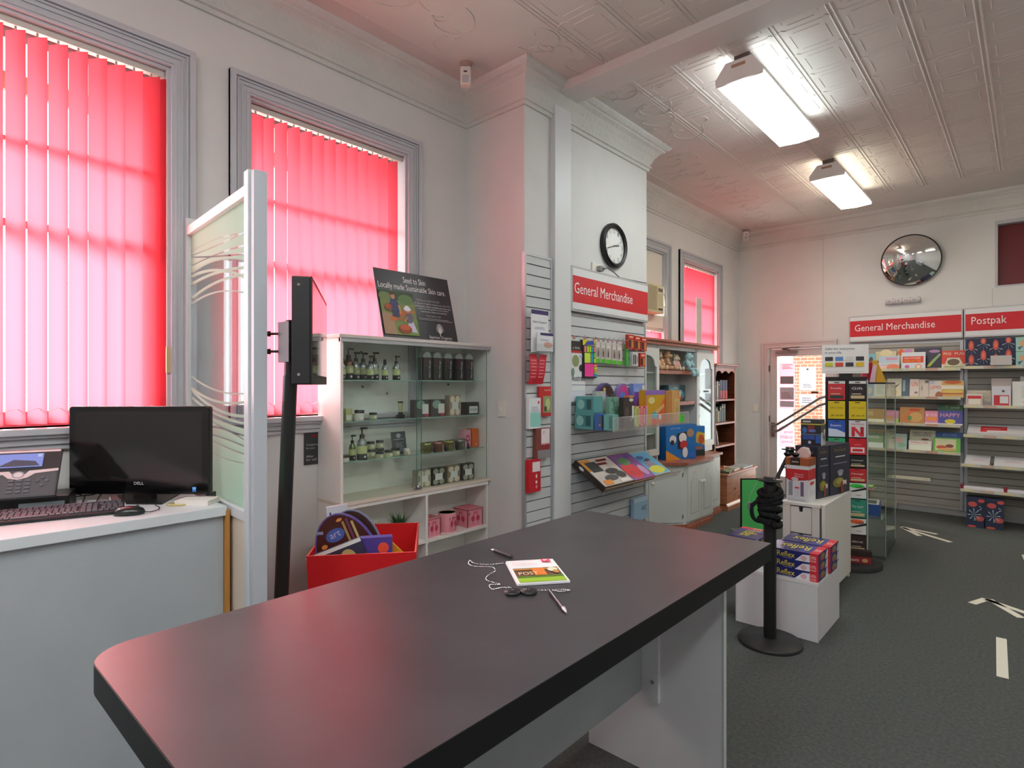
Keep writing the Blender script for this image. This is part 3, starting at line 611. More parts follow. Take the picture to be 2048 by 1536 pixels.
g = G(); g.lathe([(.15, 0), (.15, .01), (.14, .014), (.03, .016)], mt=BLACK, n=32); g.obj('base_plate', t)
# ================================================================ red dump bin and what it holds
t = thing('dump_bin', 'open red cardboard bin standing between the counter and the display cabinet', 'bin', (-2.60, 1.745, 0), math.radians(50))
RED = M('#c8141c', .45); REDI = M('#d8181c', .5)
w0, d0, w1, d1, hb = .23, .275, .255, .30, .752
def frus(g, w0, d0, w1, d1, z0, z1, mt, cap=True):
    v = [(-w0, -d0, z0), (w0, -d0, z0), (w0, d0, z0), (-w0, d0, z0), (-w1, -d1, z1), (w1, -d1, z1), (w1, d1, z1), (-w1, d1, z1)]
    g.add(v, [(0, 1, 5, 4), (1, 2, 6, 5), (2, 3, 7, 6), (3, 0, 4, 7)], mt); g.add(v, [(3, 2, 1, 0)], mt)
g = G(); frus(g, w0, d0, w1, d1, 0, hb, RED)
frus(g, w0-.006, d0-.006, w1-.008, d1-.008, .01, hb, REDI)
v = [(-w1, -d1, hb), (w1, -d1, hb), (w1, d1, hb), (-w1, d1, hb)]+[(-w1+.008, -d1+.008, hb), (w1-.008, -d1+.008, hb), (w1-.008, d1-.008, hb), (-w1+.008, d1-.008, hb)]
g.add(v, [(0, 1, 5, 4), (1, 2, 6, 5), (2, 3, 7, 6), (3, 0, 4, 7)], M('#e85a52')); g.obj('bin_box', t)
BM = Matrix.Translation((-2.60, 1.745, 0)) @ Matrix.Rotation(math.radians(50), 4, 'Z')
def inbin(g, name, label, cat, x, y, z, rz=0, roll=0, tilt=0):
    o = g.obj(name); o.matrix_world = BM @ Matrix.Translation((x, y, z)) @ Matrix.Rotation(rz, 4, 'Z') @ Matrix.Rotation(tilt, 4, 'X') @ Matrix.Rotation(roll, 4, 'Y'); return tag(o, label, cat)
def dome(W_, Hh, dp, rim, face, sh):
    g = G(); n = 20; pts = [(-W_/2, 0), (W_/2, 0)]+[(W_/2*math.cos(PI*k/n), Hh*(.12+.88*math.sin(PI*k/n))) for k in range(n+1)]
    g.prism(pts, 0, dp, M(rim, .25), 'y'); pin = [(x*.93, .012+y*.93) for x, y in pts]
    g.add([(x, -.001, y) for x, y in pin], [tuple(range(len(pin)))], M(face, .3)); art(g, (-W_/2, -.0015, 0), (W_, 0, 0), (0, 0, Hh), sh); return g
inbin(dome(.30, .27, .035, '#6a5ba6', '#4a1a18', [('e', .45, .62, .16, .12, '#4a62b0'), ('t', 'art', .36, .58, .54, .68, '#c9b8e0'), ('e', .3, .35, .09, .06, '#c9602a'), ('e', .22, .5, .05, .04, '#e08a3a'), ('e', .6, .85, .05, .03, '#e08a3a'), ('r', .2, .22, .4, .3, '#8a8f98'), ('r', .62, .3, .66, .8, '#b08a50'), ('r', .69, .32, .73, .82, '#7a3a5a'), ('r', .76, .3, .8, .74, '#c9b070'), ('r', .1, .1, .9, .16, '#9ab0a8')]), 'art_set', 'large domed art set with a purple rim sticking out of the red bin', 'art set', -.07, -.14, .655, .0, math.radians(-24), math.radians(-8))
inbin(dome(.28, .26, .03, '#8088a8', '#3a2018', lines(5, .2, .8, .2, .7, '#8a5a7a')), 'art_set', 'second domed art set in clear wrap behind the purple rimmed one in the bin', 'art set', -.05, -.06, .655, .0, math.radians(-14), math.radians(-8))
inbin(pbox(.155, .05, .21, '#4b3a8c', [('e', .72, .75, .17, .13, '#e05038'), ('e', .72, .33, .17, .13, '#e0922c'), ('p', [(.05, .1), (.5, .6), (.5, .1)], '#a09058'), ('r', .05, .2, .22, .55, '#e6e4f0')], [('r', .2, .2, .8, .6, '#2a2850')]), 'craft_box', 'purple box with red and orange dots standing in the red bin', 'box', .06, -.23, .60, .1, 0, 0)
inbin(pbox(.27, .02, .15, '#33314a', [('r', 0, .88, 1, 1, '#dfe3df'), ('t', 'MAN', .1, .3, .45, .6, '#e8e4d8'), ('e', .7, .5, .14, .3, '#b8a66a')]), 'comic_book', 'dark comic style book leaning at the front of the red bin', 'book', -.09, -.262, .635, .0, math.radians(-20), 0)
inbin(pbox(.03, .12, .2, '#8f93b8', [('r', .2, .1, .8, .5, '#c9a0c0')]), 'blister_pack', 'narrow blister pack at the left edge of the red bin', 'pack', -.215, -.12, .62, 0, -.06, 0)
inbin(pbox(.11, .02, .3, '#e6e8ee', [('r', .12, .1, .2, .9, '#3b4a80'), ('r', .4, .1, .5, .8, '#8a8f9c')]), 'stationery_pack', 'tall white stationery pack at the back of the red bin', 'pack', -.14, .04, .62, .3, -.1, 0)
inbin(pbox(.09, .02, .09, '#e8a52c', []), 'orange_packet', 'orange packet corner lying low in the red bin', 'packet', .10, -.15, .665, 0, .78, 0)
g = G(); g.box(0, .006, 0, .11, 0, .20, M('#33373a', .4)); art(g, (.006, 0, 0), (0, .11, 0), (0, 0, .20), [('r', .4, .82, .75, .92, '#7a2026'), ('t', 'Telephone', .1, .56, .95, .63, '#cfd2d2'), ('t', 'for you', .1, .46, .6, .53, '#cfd2d2'), ('t', 'After', .1, .22, .55, .29, '#cfd2d2'), ('t', 'for call', .1, .12, .7, .19, '#cfd2d2')])
put(g, 'wall_sign', 'small dark grey sign on the wall, half hidden by the display cabinet', 'sign', (XL, 1.722, 1.075))
# ================================================================ glass display cabinet
CX, CY = -3.243, 1.812
t = thing('display_cabinet', 'white display cabinet with sliding glass doors above open shelves', 'display cabinet', (CX, CY, 0))
CW = M('#eae8e5', .4); D_ = .256; W_ = 1.243
g = G(); g.box(0, D_, 0, .018, 0, 1.835, CW); g.obj('side_panel', t, bev=.001); g = G(); g.box(0, D_-.02, W_-.018, W_, 0, 1.835, CW); g.obj('side_panel', t)
g = G(); g.box(0, D_+.012, -.012, W_, 1.835, 1.856, M('#d6d0cc')); g.obj('top_board', t, bev=.002); g = G(); g.box(D_-.02, D_+.004, .0, W_, 1.812, 1.835, ALU); g.obj('door_track', t)
g = G(); g.box(0, .008, .018, W_-.018, .05, 1.835, M('#e6ebe4', .5)); 
for y, z in ((.08, 1.78), (.30, 1.77), (.08, 1.545), (.31, 1.545), (.5, 1.50), (.75, 1.545), (1.05, 1.56), (.75, 1.29)): g.cyl((.008, y, z), (.014, y, z), .007, .007, M('#4a4f4c'), 8)
g.obj('back_panel', t)
g = G(); g.box(0, D_+.006, -.002, W_, .846, .866, M('#d9cfc0')); g.obj('case_floor', t); g = G(); g.box(0, D_, .018, W_-.018, .822, .846, CW); g.obj('rail', t)
g = G(); g.box(.008, D_, .635, .653, .05, .822, CW); g.obj('divider', t)
g = G(); g.box(.008, D_-.002, .018, .635, .505, .523, CW); g.box(.008, D_-.002, .653, W_-.018, .505, .523, CW); g.obj('shelf', t)
g = G(); g.box(.008, D_-.01, .018, W_-.018, .03, .05, CW); g.obj('base_board', t)
for z in (1.582, 1.332, 1.09):
    g = G(); g.box(.01, .215, .02, W_-.02, z, z+.006, CABG); g.box(.215, .2165, .02, W_-.02, z, z+.006, M('#8fb8ac', .2)); g.obj('glass_shelf', t)
def pane(x, a, b, lb):
    g = G(); g.box(x, x+.0045, a, b, .868, 1.814, CABG); g.box(x-.0003, x+.0048, a-.0012, a, .868, 1.814, GEDGE); g.box(x-.0003, x+.0048, b, b+.0012, .868, 1.814, GEDGE); return g.obj('glass_door', t)
pane(D_-.006, .004, .60, ''); pd_ = pane(D_-.016, .57, W_-.02, '')
g = G(); g.box(D_, D_+.02, .53, .56, .875, .90, CHROME); g.cyl((D_+.005, .565, .887), (D_+.028, .565, .887), .012, .012, CHROME, 14); g.obj('lock', t)
X0 = CX
def bottle(y, z, h, x, label, r=None, pump=True, body='#8d9494', band='#c3cf8a', metal=True):
    r = r or h*.155; b = thing('lotion_bottle' if pump else 'capped_bottle', label, 'bottle', (x, y, z+.0005), R90, None)
    hb = h*(.66 if pump else .74)
    g = G(); g.lathe([(r*.9, 0), (r, .004), (r, hb*.72), (r*.8, hb*.9), (r*.42, hb), (r*.42, hb+.004)], mt=M(body, .25, .5 if metal else 0)); g.obj('bottle_body', b)
    g = G(); g.cyl((0, 0, hb*.30), (0, 0, hb*.66), r*1.015, r*1.015, M(band, .5), 20, False); g.cyl((0, 0, hb*.02), (0, 0, hb*.28), r*1.015, r*1.015, M('#2c2a30', .5), 20, False)
    art(g, (-r*.6, -r*1.02, hb*.36), (r*1.2, 0, 0), (0, 0, hb*.22), lines(3, .1, .9, .1, .9, '#e8ecd8')+[]); art(g, (-r*.3, -r*1.03, hb*.06), (r*.6, 0, 0), (0, 0, hb*.16), [('e', .5, .6, .4, .35, '#d8d8d8')]); g.obj('bottle_label', b)
    g = G(); BK = M('#17181b', .35)
    if pump:
        g.cyl((0, 0, hb), (0, 0, hb+h*.12), r*.5, r*.45, BK, 14); g.cyl((0, 0, hb+h*.12), (0, 0, h-.008), r*.15, r*.15, BK, 8); g.box(-r*.3, r*1.15, -r*.2, r*.2, h-.012, h, BK)
        g.obj('pump', b)
    else: g.cyl((0, 0, hb), (0, 0, h), r*.5, r*.46, BK, 14); g.obj('cap', b)
S1, S2, S3, S0 = 1.588, 1.338, 1.096, .866
for (y, h, x, p, bd, lb) in ((1.868, .13, -3.06, 0, '#a3b86a', 'short capped lotion bottle at the left end of the top glass shelf'), (1.935, .195, -3.10, 1, '#a5a878', 'tallest amber pump bottle on the top glass shelf'), (2.012, .175, -3.14, 1, '#a5a878', 'pump bottle right of the tallest one, towards the back of the top glass shelf'),
 (2.058, .150, -3.05, 1, '#bccb8c', 'smaller silver pump bottle in the middle front of the top glass shelf'), (2.085, .175, -3.17, 1, '#b5bf94', 'silver pump bottle at the very back of the top glass shelf'), (2.13, .178, -3.11, 1, '#b5bf94', 'tall silver pump bottle behind the capped one, top glass shelf'),
 (2.166, .13, -3.05, 0, '#bccb8c', 'capped silver bottle between two pump bottles on the top glass shelf'), (2.255, .158, -3.05, 1, '#bccb8c', 'rightmost pump bottle of the top glass shelf, standing apart')):
    bottle(y, S1, h, x, lb, pump=bool(p), band=bd, body='#5e3a30' if 'amber' in lb else '#9aa0a2')
def jar(y, z, x, r, h, label, body='#c2cba0', lid='#1d1e22', group=None):
    b = thing('cream_jar', label, 'jar', (x, y, z+.0005), R90, group)
    g = G(); g.lathe([(r*.92, 0), (r, .003), (r, h*.68)], mt=M(body, .3)); art(g, (-r*.5, -r*1.0, h*.15), (r, 0, 0), (0, 0, h*.45), [('r', .1, .1, .9, .9, '#e4e6d8')], .001); g.obj('jar_body', b)
    g = G(); g.lathe([(r*1.02, h*.68), (r*1.02, h*.98), (r*.95, h)], mt=M(lid, .35)); g.obj('lid', b)
bottle(1.862, S2, .088, -3.08, 'tiny dark dropper bottle on the middle glass shelf', pump=False, body='#2a2b2f')
put(pbox(.045, .04, .075, '#b9bd86', [('r', .1, .1, .9, .5, '#e3e4da')]), 'soap_box', 'small olive and white box beside the dropper bottle', 'box', (-3.06, 1.915, S2+.0005), R90)
jar(1.975, S2, -3.05, .03, .045, 'white labelled jar at the front of the middle glass shelf', '#dfe1d5', '#d5d6cc'); jar(2.025, S2, -3.12, .03, .062, 'dark lidded jar behind the white labelled jar, middle glass shelf'); jar(2.092, S2, -3.07, .024, .046, 'dark lidded jar beside the white labelled jar, to its right')
t = thing('cream_tube', 'little cream tube upright in a black stand on the middle glass shelf', 'tube', (-3.08, 2.31, S2+.0005), R90)
g = G(); g.box(-.02, .02, -.018, .018, 0, .024, BLACK); g.box(-.011, .011, -.011, .011, .024, .04, BLACK); g.obj('stand', t); g = G(); g.lathe([(.011, .04), (.014, .06), (.0165, .1)], mt=M('#b9c191', .4)); g.obj('tube_body', t); g = G(); g.cyl((0, 0, .1), (0, 0, .11), .0175, .0175, BLACK); g.obj('cap', t)
jar(1.868, S3, -3.05, .036, .042, 'squat dark lidded jar at the left end of the lowest glass shelf', '#d8dcc8', '#3a2624')
bottle(1.955, S3, .155, -3.09, 'slim green pump bottle on the lowest glass shelf', r=.02, body='#6f7f56'); bottle(2.005, S3, .20, -3.06, 'large silver pump bottle on the lowest glass shelf', r=.031)
for (y, x, z, r, h, lb) in ((2.07, -3.12, 0, .019, .05, 'narrow jar just right of the large silver pump bottle'), (2.115, -3.13, 0, .028, .05, 'jar carrying the left stacked jar, lowest glass shelf'), (2.115, -3.13, .0505, .024, .05, 'left of the two jars stacked on top of others'), (2.19, -3.14, 0, .028, .05, 'jar carrying the right stacked jar, lowest glass shelf'), (2.19, -3.14, .0505, .024, .052, 'right of the two jars stacked on top of others'),
 (2.12, -3.04, 0, .024, .042, 'front jar below the left stacked jar'), (2.195, -3.05, 0, .026, .044, 'front jar below the right stacked jar'), (2.27, -3.08, 0, .028, .05, 'dark lidded jar in front of the grey display card'), ):
    jar(y, S3+z, x, r, h, lb)
jar(2.34, S3, -3.05, .024, .044, 'pale lidded jar at the right end of the jar group', '#d9cfae', '#d5d8d6')
g = pbox(.115, .004, .15, '#3f464f', [('e', .5, .82, .16, .1, '#aab4b8'), ('t', 'organics', .15, .62, .85, .7, '#d8dde0')]+lines(7, .25, .8, .12, .55, '#8f989f')); put(g, 'display_card', 'dark grey display card leaning behind the jars in the cabinet', 'card', (-3.115, 2.335, S3+.001), R90, tilt=-.18)
for k, (y, lb) in enumerate(((2.515, 'leftmost of the black gift packs with white vertical writing'), (2.605, 'second black gift pack from the left on the top glass shelf'), (2.705, 'middle black gift pack of the five on the top glass shelf'), (2.81, 'fourth black gift pack from the left on the top glass shelf'), (2.91, 'rightmost of the black gift packs with white vertical writing'))):
    p = thing('gift_pack', lb, 'gift pack', (-3.05, y, S1+.0005), R90, 'black gift packs in the display cabinet')
    g = pbox(.072, .06, .155, '#1d1f21', [('T', "Men's Range", .62, .12, .9, .88, '#d5d5d5'), ('r', 0, .66, .58, .98, '#3d1a1c'), ('r', 0, .62, .58, .64, '#5a5c5e')]); g.obj('pack', p)
    g = G(); g.prism([(-.036, .155)]+[(-.036*math.cos(PI*j/10), .155+.04*math.sin(PI*j/10)) for j in range(1, 10)]+[(.036, .155)], .005, .055, M('#9fa9a4', .25), 'y'); g.obj('pack_top', p)
def soap(y, z, w, h, body, lb, x=-3.04, balls=None, lab='#dfe3dd', d=.05):
    sh = []
    if balls: sh = [('e', cx, cy, .2, .17, balls) for cx in (.27, .73) for cy in (.2, .8)]+[('r', .22, .3, .78, .68, lab)]
    else: sh = [('e', .4, .72, .3, .25, '#8aa79a'), ('e', .8, .3, .18, .3, '#a83a4c'), ('r', .5, .2, .92, .75, lab)]
    put(pbox(w, d, h, body, sh, [('r', .1, .1, .9, .9, body)]), 'soap_box', lb, 'box', (x, y, z+.0005), R90)
soap(2.46, S2, .125, .118, '#4f4746', 'maroon and grey soap box at the left of the right middle glass shelf'); soap(2.60, S2, .13, .118, '#4f4746', 'maroon and grey soap box just right of its twin, middle glass shelf'); soap(2.755, S2, .105, .145, '#a38f7c', 'tall box of cream bath balls on the middle glass shelf', balls='#e4dac4')
put(pbox(.125, .06, .092, '#2f2a29', [('r', .22, .12, .9, .68, '#d9dcd8'), ('t', 'PNYEN', .3, .3, .84, .5, '#4a6a55')]), 'gift_tin', 'dark tin with a white hand written label in the cabinet', 'tin', (-3.04, 2.93, S2+.0005), R90)
for y, c, lb in ((2.50, '#9aa06a', 'green gold tin with a black tassel, leftmost of the four'), (2.60, '#b4776a', 'copper pink tin with a black tassel'), (2.705, '#a9a468', 'pale gold tin with a black tassel'), (2.81, '#8f9388', 'silver grey tin with a black tassel, rightmost of the four')):
    p = thing('candle_tin', lb, 'tin', (-3.05, y, S3+.0005), R90); g = G(); g.lathe([(.036, 0), (.038, .004), (.038, .05), (.04, .052), (.04, .066), (.03, .07)], mt=M(c, .25, .6)); [g.cyl((0, 0, z), (0, 0, z+.003), .0385, .0385, M('#6b5a40', .3, .5), 20, False) for z in (.012, .024, .036)]; g.obj('tin', p)
    g = G(); g.tube([(0, 0, .07), (.02, -.03, .075), (.038, -.04, .05)], .003, BLACK, 6); g.cyl((.038, -.042, .05), (.046, -.044, .004), .004, .014, BLACK, 10); g.obj('tassel', p)
put(pbox(.065, .06, .13, '#d99aaa', [('r', .3, .35, .8, .7, '#b8305a'), ('r', .45, .45, .65, .6, '#e8b0c0')]), 'soap_box', 'tall pink box in the display cabinet', 'box', (-3.07, 2.905, S3+.0005), R90)
put(pbox(.065, .06, .135, '#e0641c', [('p', [(.5, .1), (.7, .08), (.75, .2), (.6, .22)], '#f0b890')]), 'soap_box', 'tall orange box in the display cabinet', 'box', (-3.07, 2.985, S3+.0005), R90)
for y, c, b, lb in ((2.475, '#9c9484', '#d9d3bf', 'leftmost box of bath balls on the cabinet floor'), (2.605, '#3a3733', '#9ba18c', 'dark box of bath balls, second from the left on the cabinet floor'), (2.745, '#8c7f6a', '#ddd5c0', 'brown box of cream bath balls, third on the cabinet floor'), (2.885, '#3d3a35', '#a9a898', 'dark box of bath balls at the right end of the cabinet floor')):
    soap(y, S0, .118, .118, c, lb, balls=b)
# lower shelf: planters and grass pots
FL = [('e', .35, .45, .12, .16, '#c23a5c'), ('p', [(.36, .55), (.42, .85), (.5, .8), (.46, .74), (.42, .6)], '#c23a5c'), ('e', .68, .45, .12, .16, '#c23a5c'), ('p', [(.66, .55), (.6, .85), (.52, .8), (.56, .74), (.62, .6)], '#c23a5c'), ('r', .34, .1, .36, .4, '#a83a50'), ('r', .68, .1, .7, .4, '#a83a50'), ('r', .08, .1, .1, .8, '#8a5a6a'), ('e', .09, .75, .05, .1, '#b0566c'), ('r', 0, .95, 1, 1, '#b04a5c')]
def planter(y, w, h, kind, lb):
    p = thing('planter', lb, 'planter', (-3.02, y, .5235), R90); g = G(); PK_ = M('#e0929f', .4)
    if kind: 
        for a in range(4):
            m_ = Matrix.Translation((0, w/2, 0)) @ Matrix.Rotation(a*R90, 4, 'Z'); g.T = m_
            g.prism([(-w/2, 0), (w/2, 0), (w/2, h), (-w/2, h)], -w/2, -w/2+.004, PK_, 'y'); art(g, (-w/2, -w/2, 0), (w, 0, 0), (0, 0, h), FL)
        g.T = Matrix(); g.box(-w/2+.003, w/2-.003, .003, w-.003, 0, .004, PK_); g.box(-w/2+.004, w/2-.004, .004, w-.004, h*.7, h*.72, M('#cdbfa0')); g.obj('pot', p)
    else:
        g.lathe([(w/2, 0), (w/2, h), (w/2-.004, h), (w/2-.004, h*.7), (.002, h*.7)], c=(0, w/2, 0), mt=PK_, n=28); art(g, (-w*.35, -.001, 0), (w*.7, 0, 0), (0, 0, h), FL[:-1], .001); g.obj('pot', p)
    g = G(); [g.box(*q, M('#cdbfa0')) for q in ((-w/2+.001, w/2-.001, 0.001, .006, h-.002, h+.002), )] if kind else g.lathe([(w/2, h-.002), (w/2, h+.002), (w/2-.005, h+.002), (w/2-.005, h-.002)], c=(0, w/2, 0), mt=M('#cdbfa0'), n=28); g.obj('rim', p)
planter(2.545, .115, .125, 1, 'smallest square pink flamingo planter, beside the shelf divider'); planter(2.72, .13, .13, 0, 'round pink flamingo planter between the two square ones'); planter(2.935, .15, .13, 1, 'large square pink flamingo planter at the right end of the shelf')
GR = M('#2f5a2c', .6); GR2 = M('#3f7038', .6)
for y, s, lb in ((2.09, .75, 'smaller tuft of potted artificial grass behind the red bin'), (2.31, 1, 'larger tuft of potted artificial grass on the cabinet shelf')):
    p = thing('potted_grass', lb, 'plant', (-3.1, y, .5235)); g = G(); g.lathe([(.035, 0), (.045, .07), (.04, .07), (.038, .06)], mt=WHITE); g.obj('pot', p); g = G()
    for k in range(110):
        a = rnd.random()*2*PI; r = rnd.random()*.03; ln = (.09+.06*rnd.random())*s; lean = .2+.5*rnd.random(); x, yy_ = r*math.cos(a), r*math.sin(a); w = .003; dx, dy = math.cos(a), math.sin(a)
        b0 = Vector((x, yy_, .055)); b1 = b0+Vector((dx*ln*lean*.35, dy*ln*lean*.35, ln*.6)); b2 = b0+Vector((dx*ln*lean, dy*ln*lean, ln)); s_ = Vector((-dy, dx, 0))*w
        g.add([b0-s_, b0+s_, b1+s_, b1-s_, b2], [(0, 1, 2, 3), (3, 2, 4)], GR if k % 3 else GR2)
    g.obj('grass_blades', p)
# sign board on top of the cabinet
t = thing('sign_board', 'dark skin care sign board with a garden photo on top of the display cabinet', 'sign board', (-3.085, 2.505, 1.857), R90); t.rotation_euler = (math.radians(-14.5), 0, R90)
g = G(); w, h = .645, .49; g.box(-w/2, w/2, 0, .005, 0, h, M('#35363b', .35))
LAY = [('t', 'Seed to Skin', .36, .84, .66, .93, '#eeeeee'), ('t', 'Locally made Sustainable Skin care.', .03, .70, .93, .81, '#eeeeee'), ('T', 'm', .999, .0, 1, .001, '#35363b'), ('t', 'Helping you glow naturally', .5, .585, .82, .63, '#a9aaae'),
 ('t', 'At Saarinen Organics we grow our own herbs', .46, .545, .97, .575, '#d8d8da'), ('t', 'and flowers which we blend into skin care', .46, .505, .97, .535, '#d8d8da'), ('t', 'made from the garden on the property', .5, .465, .93, .495, '#d8d8da'), ('t', 'herbal tinctures, infusions and macerations', .53, .425, .9, .455, '#d8d8da'), ('t', 'From seed to skin', .6, .365, .8, .4, '#a9aaae'), ('t', 'Saarinen Organics', .59, .03, .91, .085, '#e6e6e6'), ('r', .59, .02, .91, .023, '#e6e6e6')]+lines(2, .48, .96, .31, .35, '#9fa0a4')
LAY += [('r', .742, .08, .752, .2, '#e0e0e0')]+[('p', [(.744, .12), (.752, .12), (.747+.055*math.sin(a)*1.0+.003, .15+.12*math.cos(a)), (.747+.055*math.sin(a)-.003, .15+.12*math.cos(a))], '#d8d8d8') for a in [(-1.4+.28*k) for k in range(11)]]
PH = [('r', 0, 0, 1, 1, '#7a8a4c'), ('r', 0, .78, 1, 1, '#3d5236'), ('e', .75, .82, .22, .12, '#5f7f4a'), ('e', .15, .85, .18, .1, '#6f8250'), ('p', [(0, 0), (.35, 0), (.3, .45), (0, .5)], '#a08468'), ('e', .45, .42, .18, .1, '#9c6a3e'), ('e', .55, .5, .2, .05, '#c0602f'), ('e', .8, .55, .18, .05, '#b8763c'), ('e', .3, .35, .1, .05, '#b86a34'), ('p', [(.5, 0), (1, 0), (1, .4), (.7, .3)], '#6f8f44'), ('e', .85, .22, .12, .1, '#5c8038'),
 ('p', [(.28, .5), (.5, .5), (.52, .7), (.44, .82), (.32, .82), (.24, .68)], '#3b4468'), ('p', [(.3, .4), (.5, .4), (.48, .55), (.3, .55)], '#33395a'), ('e', .37, .87, .06, .07, '#c88a68'), ('e', .36, .93, .06, .035, '#5a3a2a'), ('p', [(.48, .68), (.54, .66), (.56, .48), (.52, .47)], '#c88a68'), ('e', .2, .6, .11, .09, '#7a4a30'), ('e', .2, .63, .08, .05, '#b04a2c'),
 ('p', [(.62, .1), (.95, .06), (.88, .3), (.76, .34)], '#c9c4dc'), ('e', .78, .4, .09, .13, '#6a6078'), ('e', .74, .56, .07, .06, '#b9856a'), ('e', .74, .6, .11, .05, '#e4e2ea'), ('e', .74, .63, .07, .05, '#eceaf2'), ('e', .6, .13, .19, .11, '#8a4a2a'), ('e', .6, .17, .15, .06, '#c0562c'), ('p', [(.7, .42), (.74, .4), (.62, .28), (.58, .32)], '#b9856a')]
art(g, (-w/2, 0, 0), (w, 0, 0), (0, 0, h), LAY); g.obj('board', t)
g = G(); art(g, (-w/2+.012, -.006, .03), (w*.435, 0, 0), (0, 0, h*.63), PH, .0002); g.obj('garden_photo', t)
# ================================================================ slat walls on the chimney breast
SLB = M('#c6ccce', .45); SLG = M('#6f6a66', .6); PITCH = .0762
def slatwall(label, loc, rz, w, z0, z1, zg, frame=.02, top=True, grooves=SLG, board=SLB):
    t = thing('slat_wall', label, 'slat wall', loc, rz)
    g = G(); g.box(-w/2+frame, w/2-frame, -.012, 0, z0, z1, grooves)
    z = zg; zs = []
    while z > z0+.02: zs.append(z); z -= PITCH
    edges = [z1]+zs+[z0]
    for a, b in zip(edges, edges[1:]):
        g.box(-w/2+frame, w/2-frame, -.022, -.012, b+(.004 if b != z0 else 0), a-(.004 if a != z1 else 0), board)
    g.obj('slat_board', t)
    g = G(); g.box(-w/2, -w/2+frame, -.027, 0, z0, z1, ALU); g.box(w/2-frame, w/2, -.027, 0, z0, z1, ALU)
    if top: g.box(-w/2, w/2, -.027, 0, z1, z1+.018, ALU)
    g.obj('frame', t); return t
slatwall('narrow grey slat wall strip at the left edge of the chimney breast', (XB, 3.19, 0), R90, .315, .10, 2.47, 2.411)
sw2 = slatwall('wide grey slat wall under the merchandise sign on the chimney breast', (XB, 4.14, 0), R90, 1.17, .10, 2.09, 2.011)
for y in (3.62, 3.76, 3.89, 3.96, 4.03, 4.1, 4.17, 4.24, 4.34, 4.46, 4.58): 
    g = G(); yl = y-4.14; g.tube([(yl, -.022, 1.925), (yl, -.12, 1.925), (yl, -.13, 1.935)], .0025, CHROME, 6); g.box(yl-.012, yl+.012, -.026, -.022, 1.91, 1.94, M('#c98f86')); g.obj('hook', sw2)
def header(label, loc, rz, w, text, tx0, tx1, h=.35, red0=.07, red1=.275, tz0=.14, tz1=.225, d=.05, td=None):
    t = thing('shop_sign', label, 'sign', loc, rz); g = G(); g.box(-w/2, w/2, -d, 0, 0, h, M('#b9bdc0', .35, .3)); g.obj('frame', t, bev=.003)
    g = G(); g.box(-w/2+.014, w/2-.014, -d-.003, -d, .018, h-.018, M('#dfe2e4', .4)); art(g, (-w/2, -d-.003, 0), (w, 0, 0), (0, 0, h), [('r', .014/w, red0/h, 1-.014/w, red1/h, '#cf1f2c'), ('t', text, tx0/w, tz0/h, tx1/w, tz1/h, '#f4e9e9')], .0008); g.obj('sign_face', t)
header('red and white merchandise sign on the chimney breast', (XB, 4.14, 2.121), R90, 1.18, 'General Merchandise', .035, .895)
# clock
t = thing('wall_clock', 'round black rimmed wall clock on the chimney breast', 'clock', (XB, 4.20, 2.735), R90)
g = G(); n = 48
prof = [(.150, -.035), (.172, -.048), (.188, -.035), (.19, -.01), (.185, 0)]
for j in range(len(prof)-1):
    for k in range(n):
        a, b = 2*PI*k/n, 2*PI*(k+1)/n; f = lambda r, y, q: (r*math.cos(q), y, r*math.sin(q)); g.add([f(*prof[j], a), f(*prof[j], b), f(*prof[j+1], b), f(*prof[j+1], a)], [(3, 2, 1, 0)], BLACK, True)
g.obj('rim', t, bev=0)
g = G(); g.cyl((0, -.020, 0), (0, 0, 0), .16, .16, M('#dfe3e4', .4), 48)
for k in range(1, 13):
    a = PI/2-k*PI/6; cx, cz = .125*math.cos(a), .125*math.sin(a); w = .013 if k < 10 else .024; art(g, (cx-w/2, -.0205, cz-.017), (w, 0, 0), (0, 0, .034), [('t', str(k), 0, 0, 1, 1, '#1c1c1e')])
g.obj('dial', t)
def hand(ang, ln, w, y, nm):
    g = G(); g.T = Matrix.Rotation(-ang, 4, 'Y'); g.box(-.02, ln, y-.0015, y, -w/2, w/2, BLACK); g.obj(nm, t)
hand(math.radians(90-360*2.7/12), .075, .008, -.024, 'hour_hand'); hand(math.radians(90-360*42/60), .12, .006, -.027, 'minute_hand'); hand(math.radians(90-360*11/60), .11, .0015, -.029, 'second_hand')
# leaflets on the narrow strip
FX = XB+.029
def facing(g, name, label, cat, y, z, x=FX, tilt=0, rz=R90): return put(g, name, label, cat, (x, y, z), rz, tilt=tilt)
t = thing('leaflet_holder', 'white passport leaflets with purple heading in a clear holder, narrow slat strip', 'leaflets', (FX+.035, 3.155, 1.785), R90)
g = pbox(.19, .004, .30, '#e3e6ea', [('r', 0, .9, 1, 1, '#3a2f68'), ('t', 'Need a Passport?', .1, .68, .9, .75, '#4a4e58')]+lines(2, .2, .8, .55, .62, '#a9b4c8')); g.obj('leaflet', t)
g = G(); g.T = Matrix.Translation((.03, -.02, .01)); g.box(-.09, .09, -.004, 0, 0, .13, M('#dfe2e8')); art(g, (-.09, -.0042, 0), (.18, 0, 0), (0, 0, .13), [('r', .2, .86, 1, 1, '#3a2f68'), ('e', .68, .35, .28, .16, '#d8a99a'), ('r', .2, .6, .7, .64, '#a9b4c8')]); g.obj('leaflet', t)
g = G(); g.box(-.095, .125, -.03, .034, -.006, 0, ACRY); g.box(-.095, .125, -.033, -.03, -.006, .06, ACRY); g.obj('acrylic_tray', t)
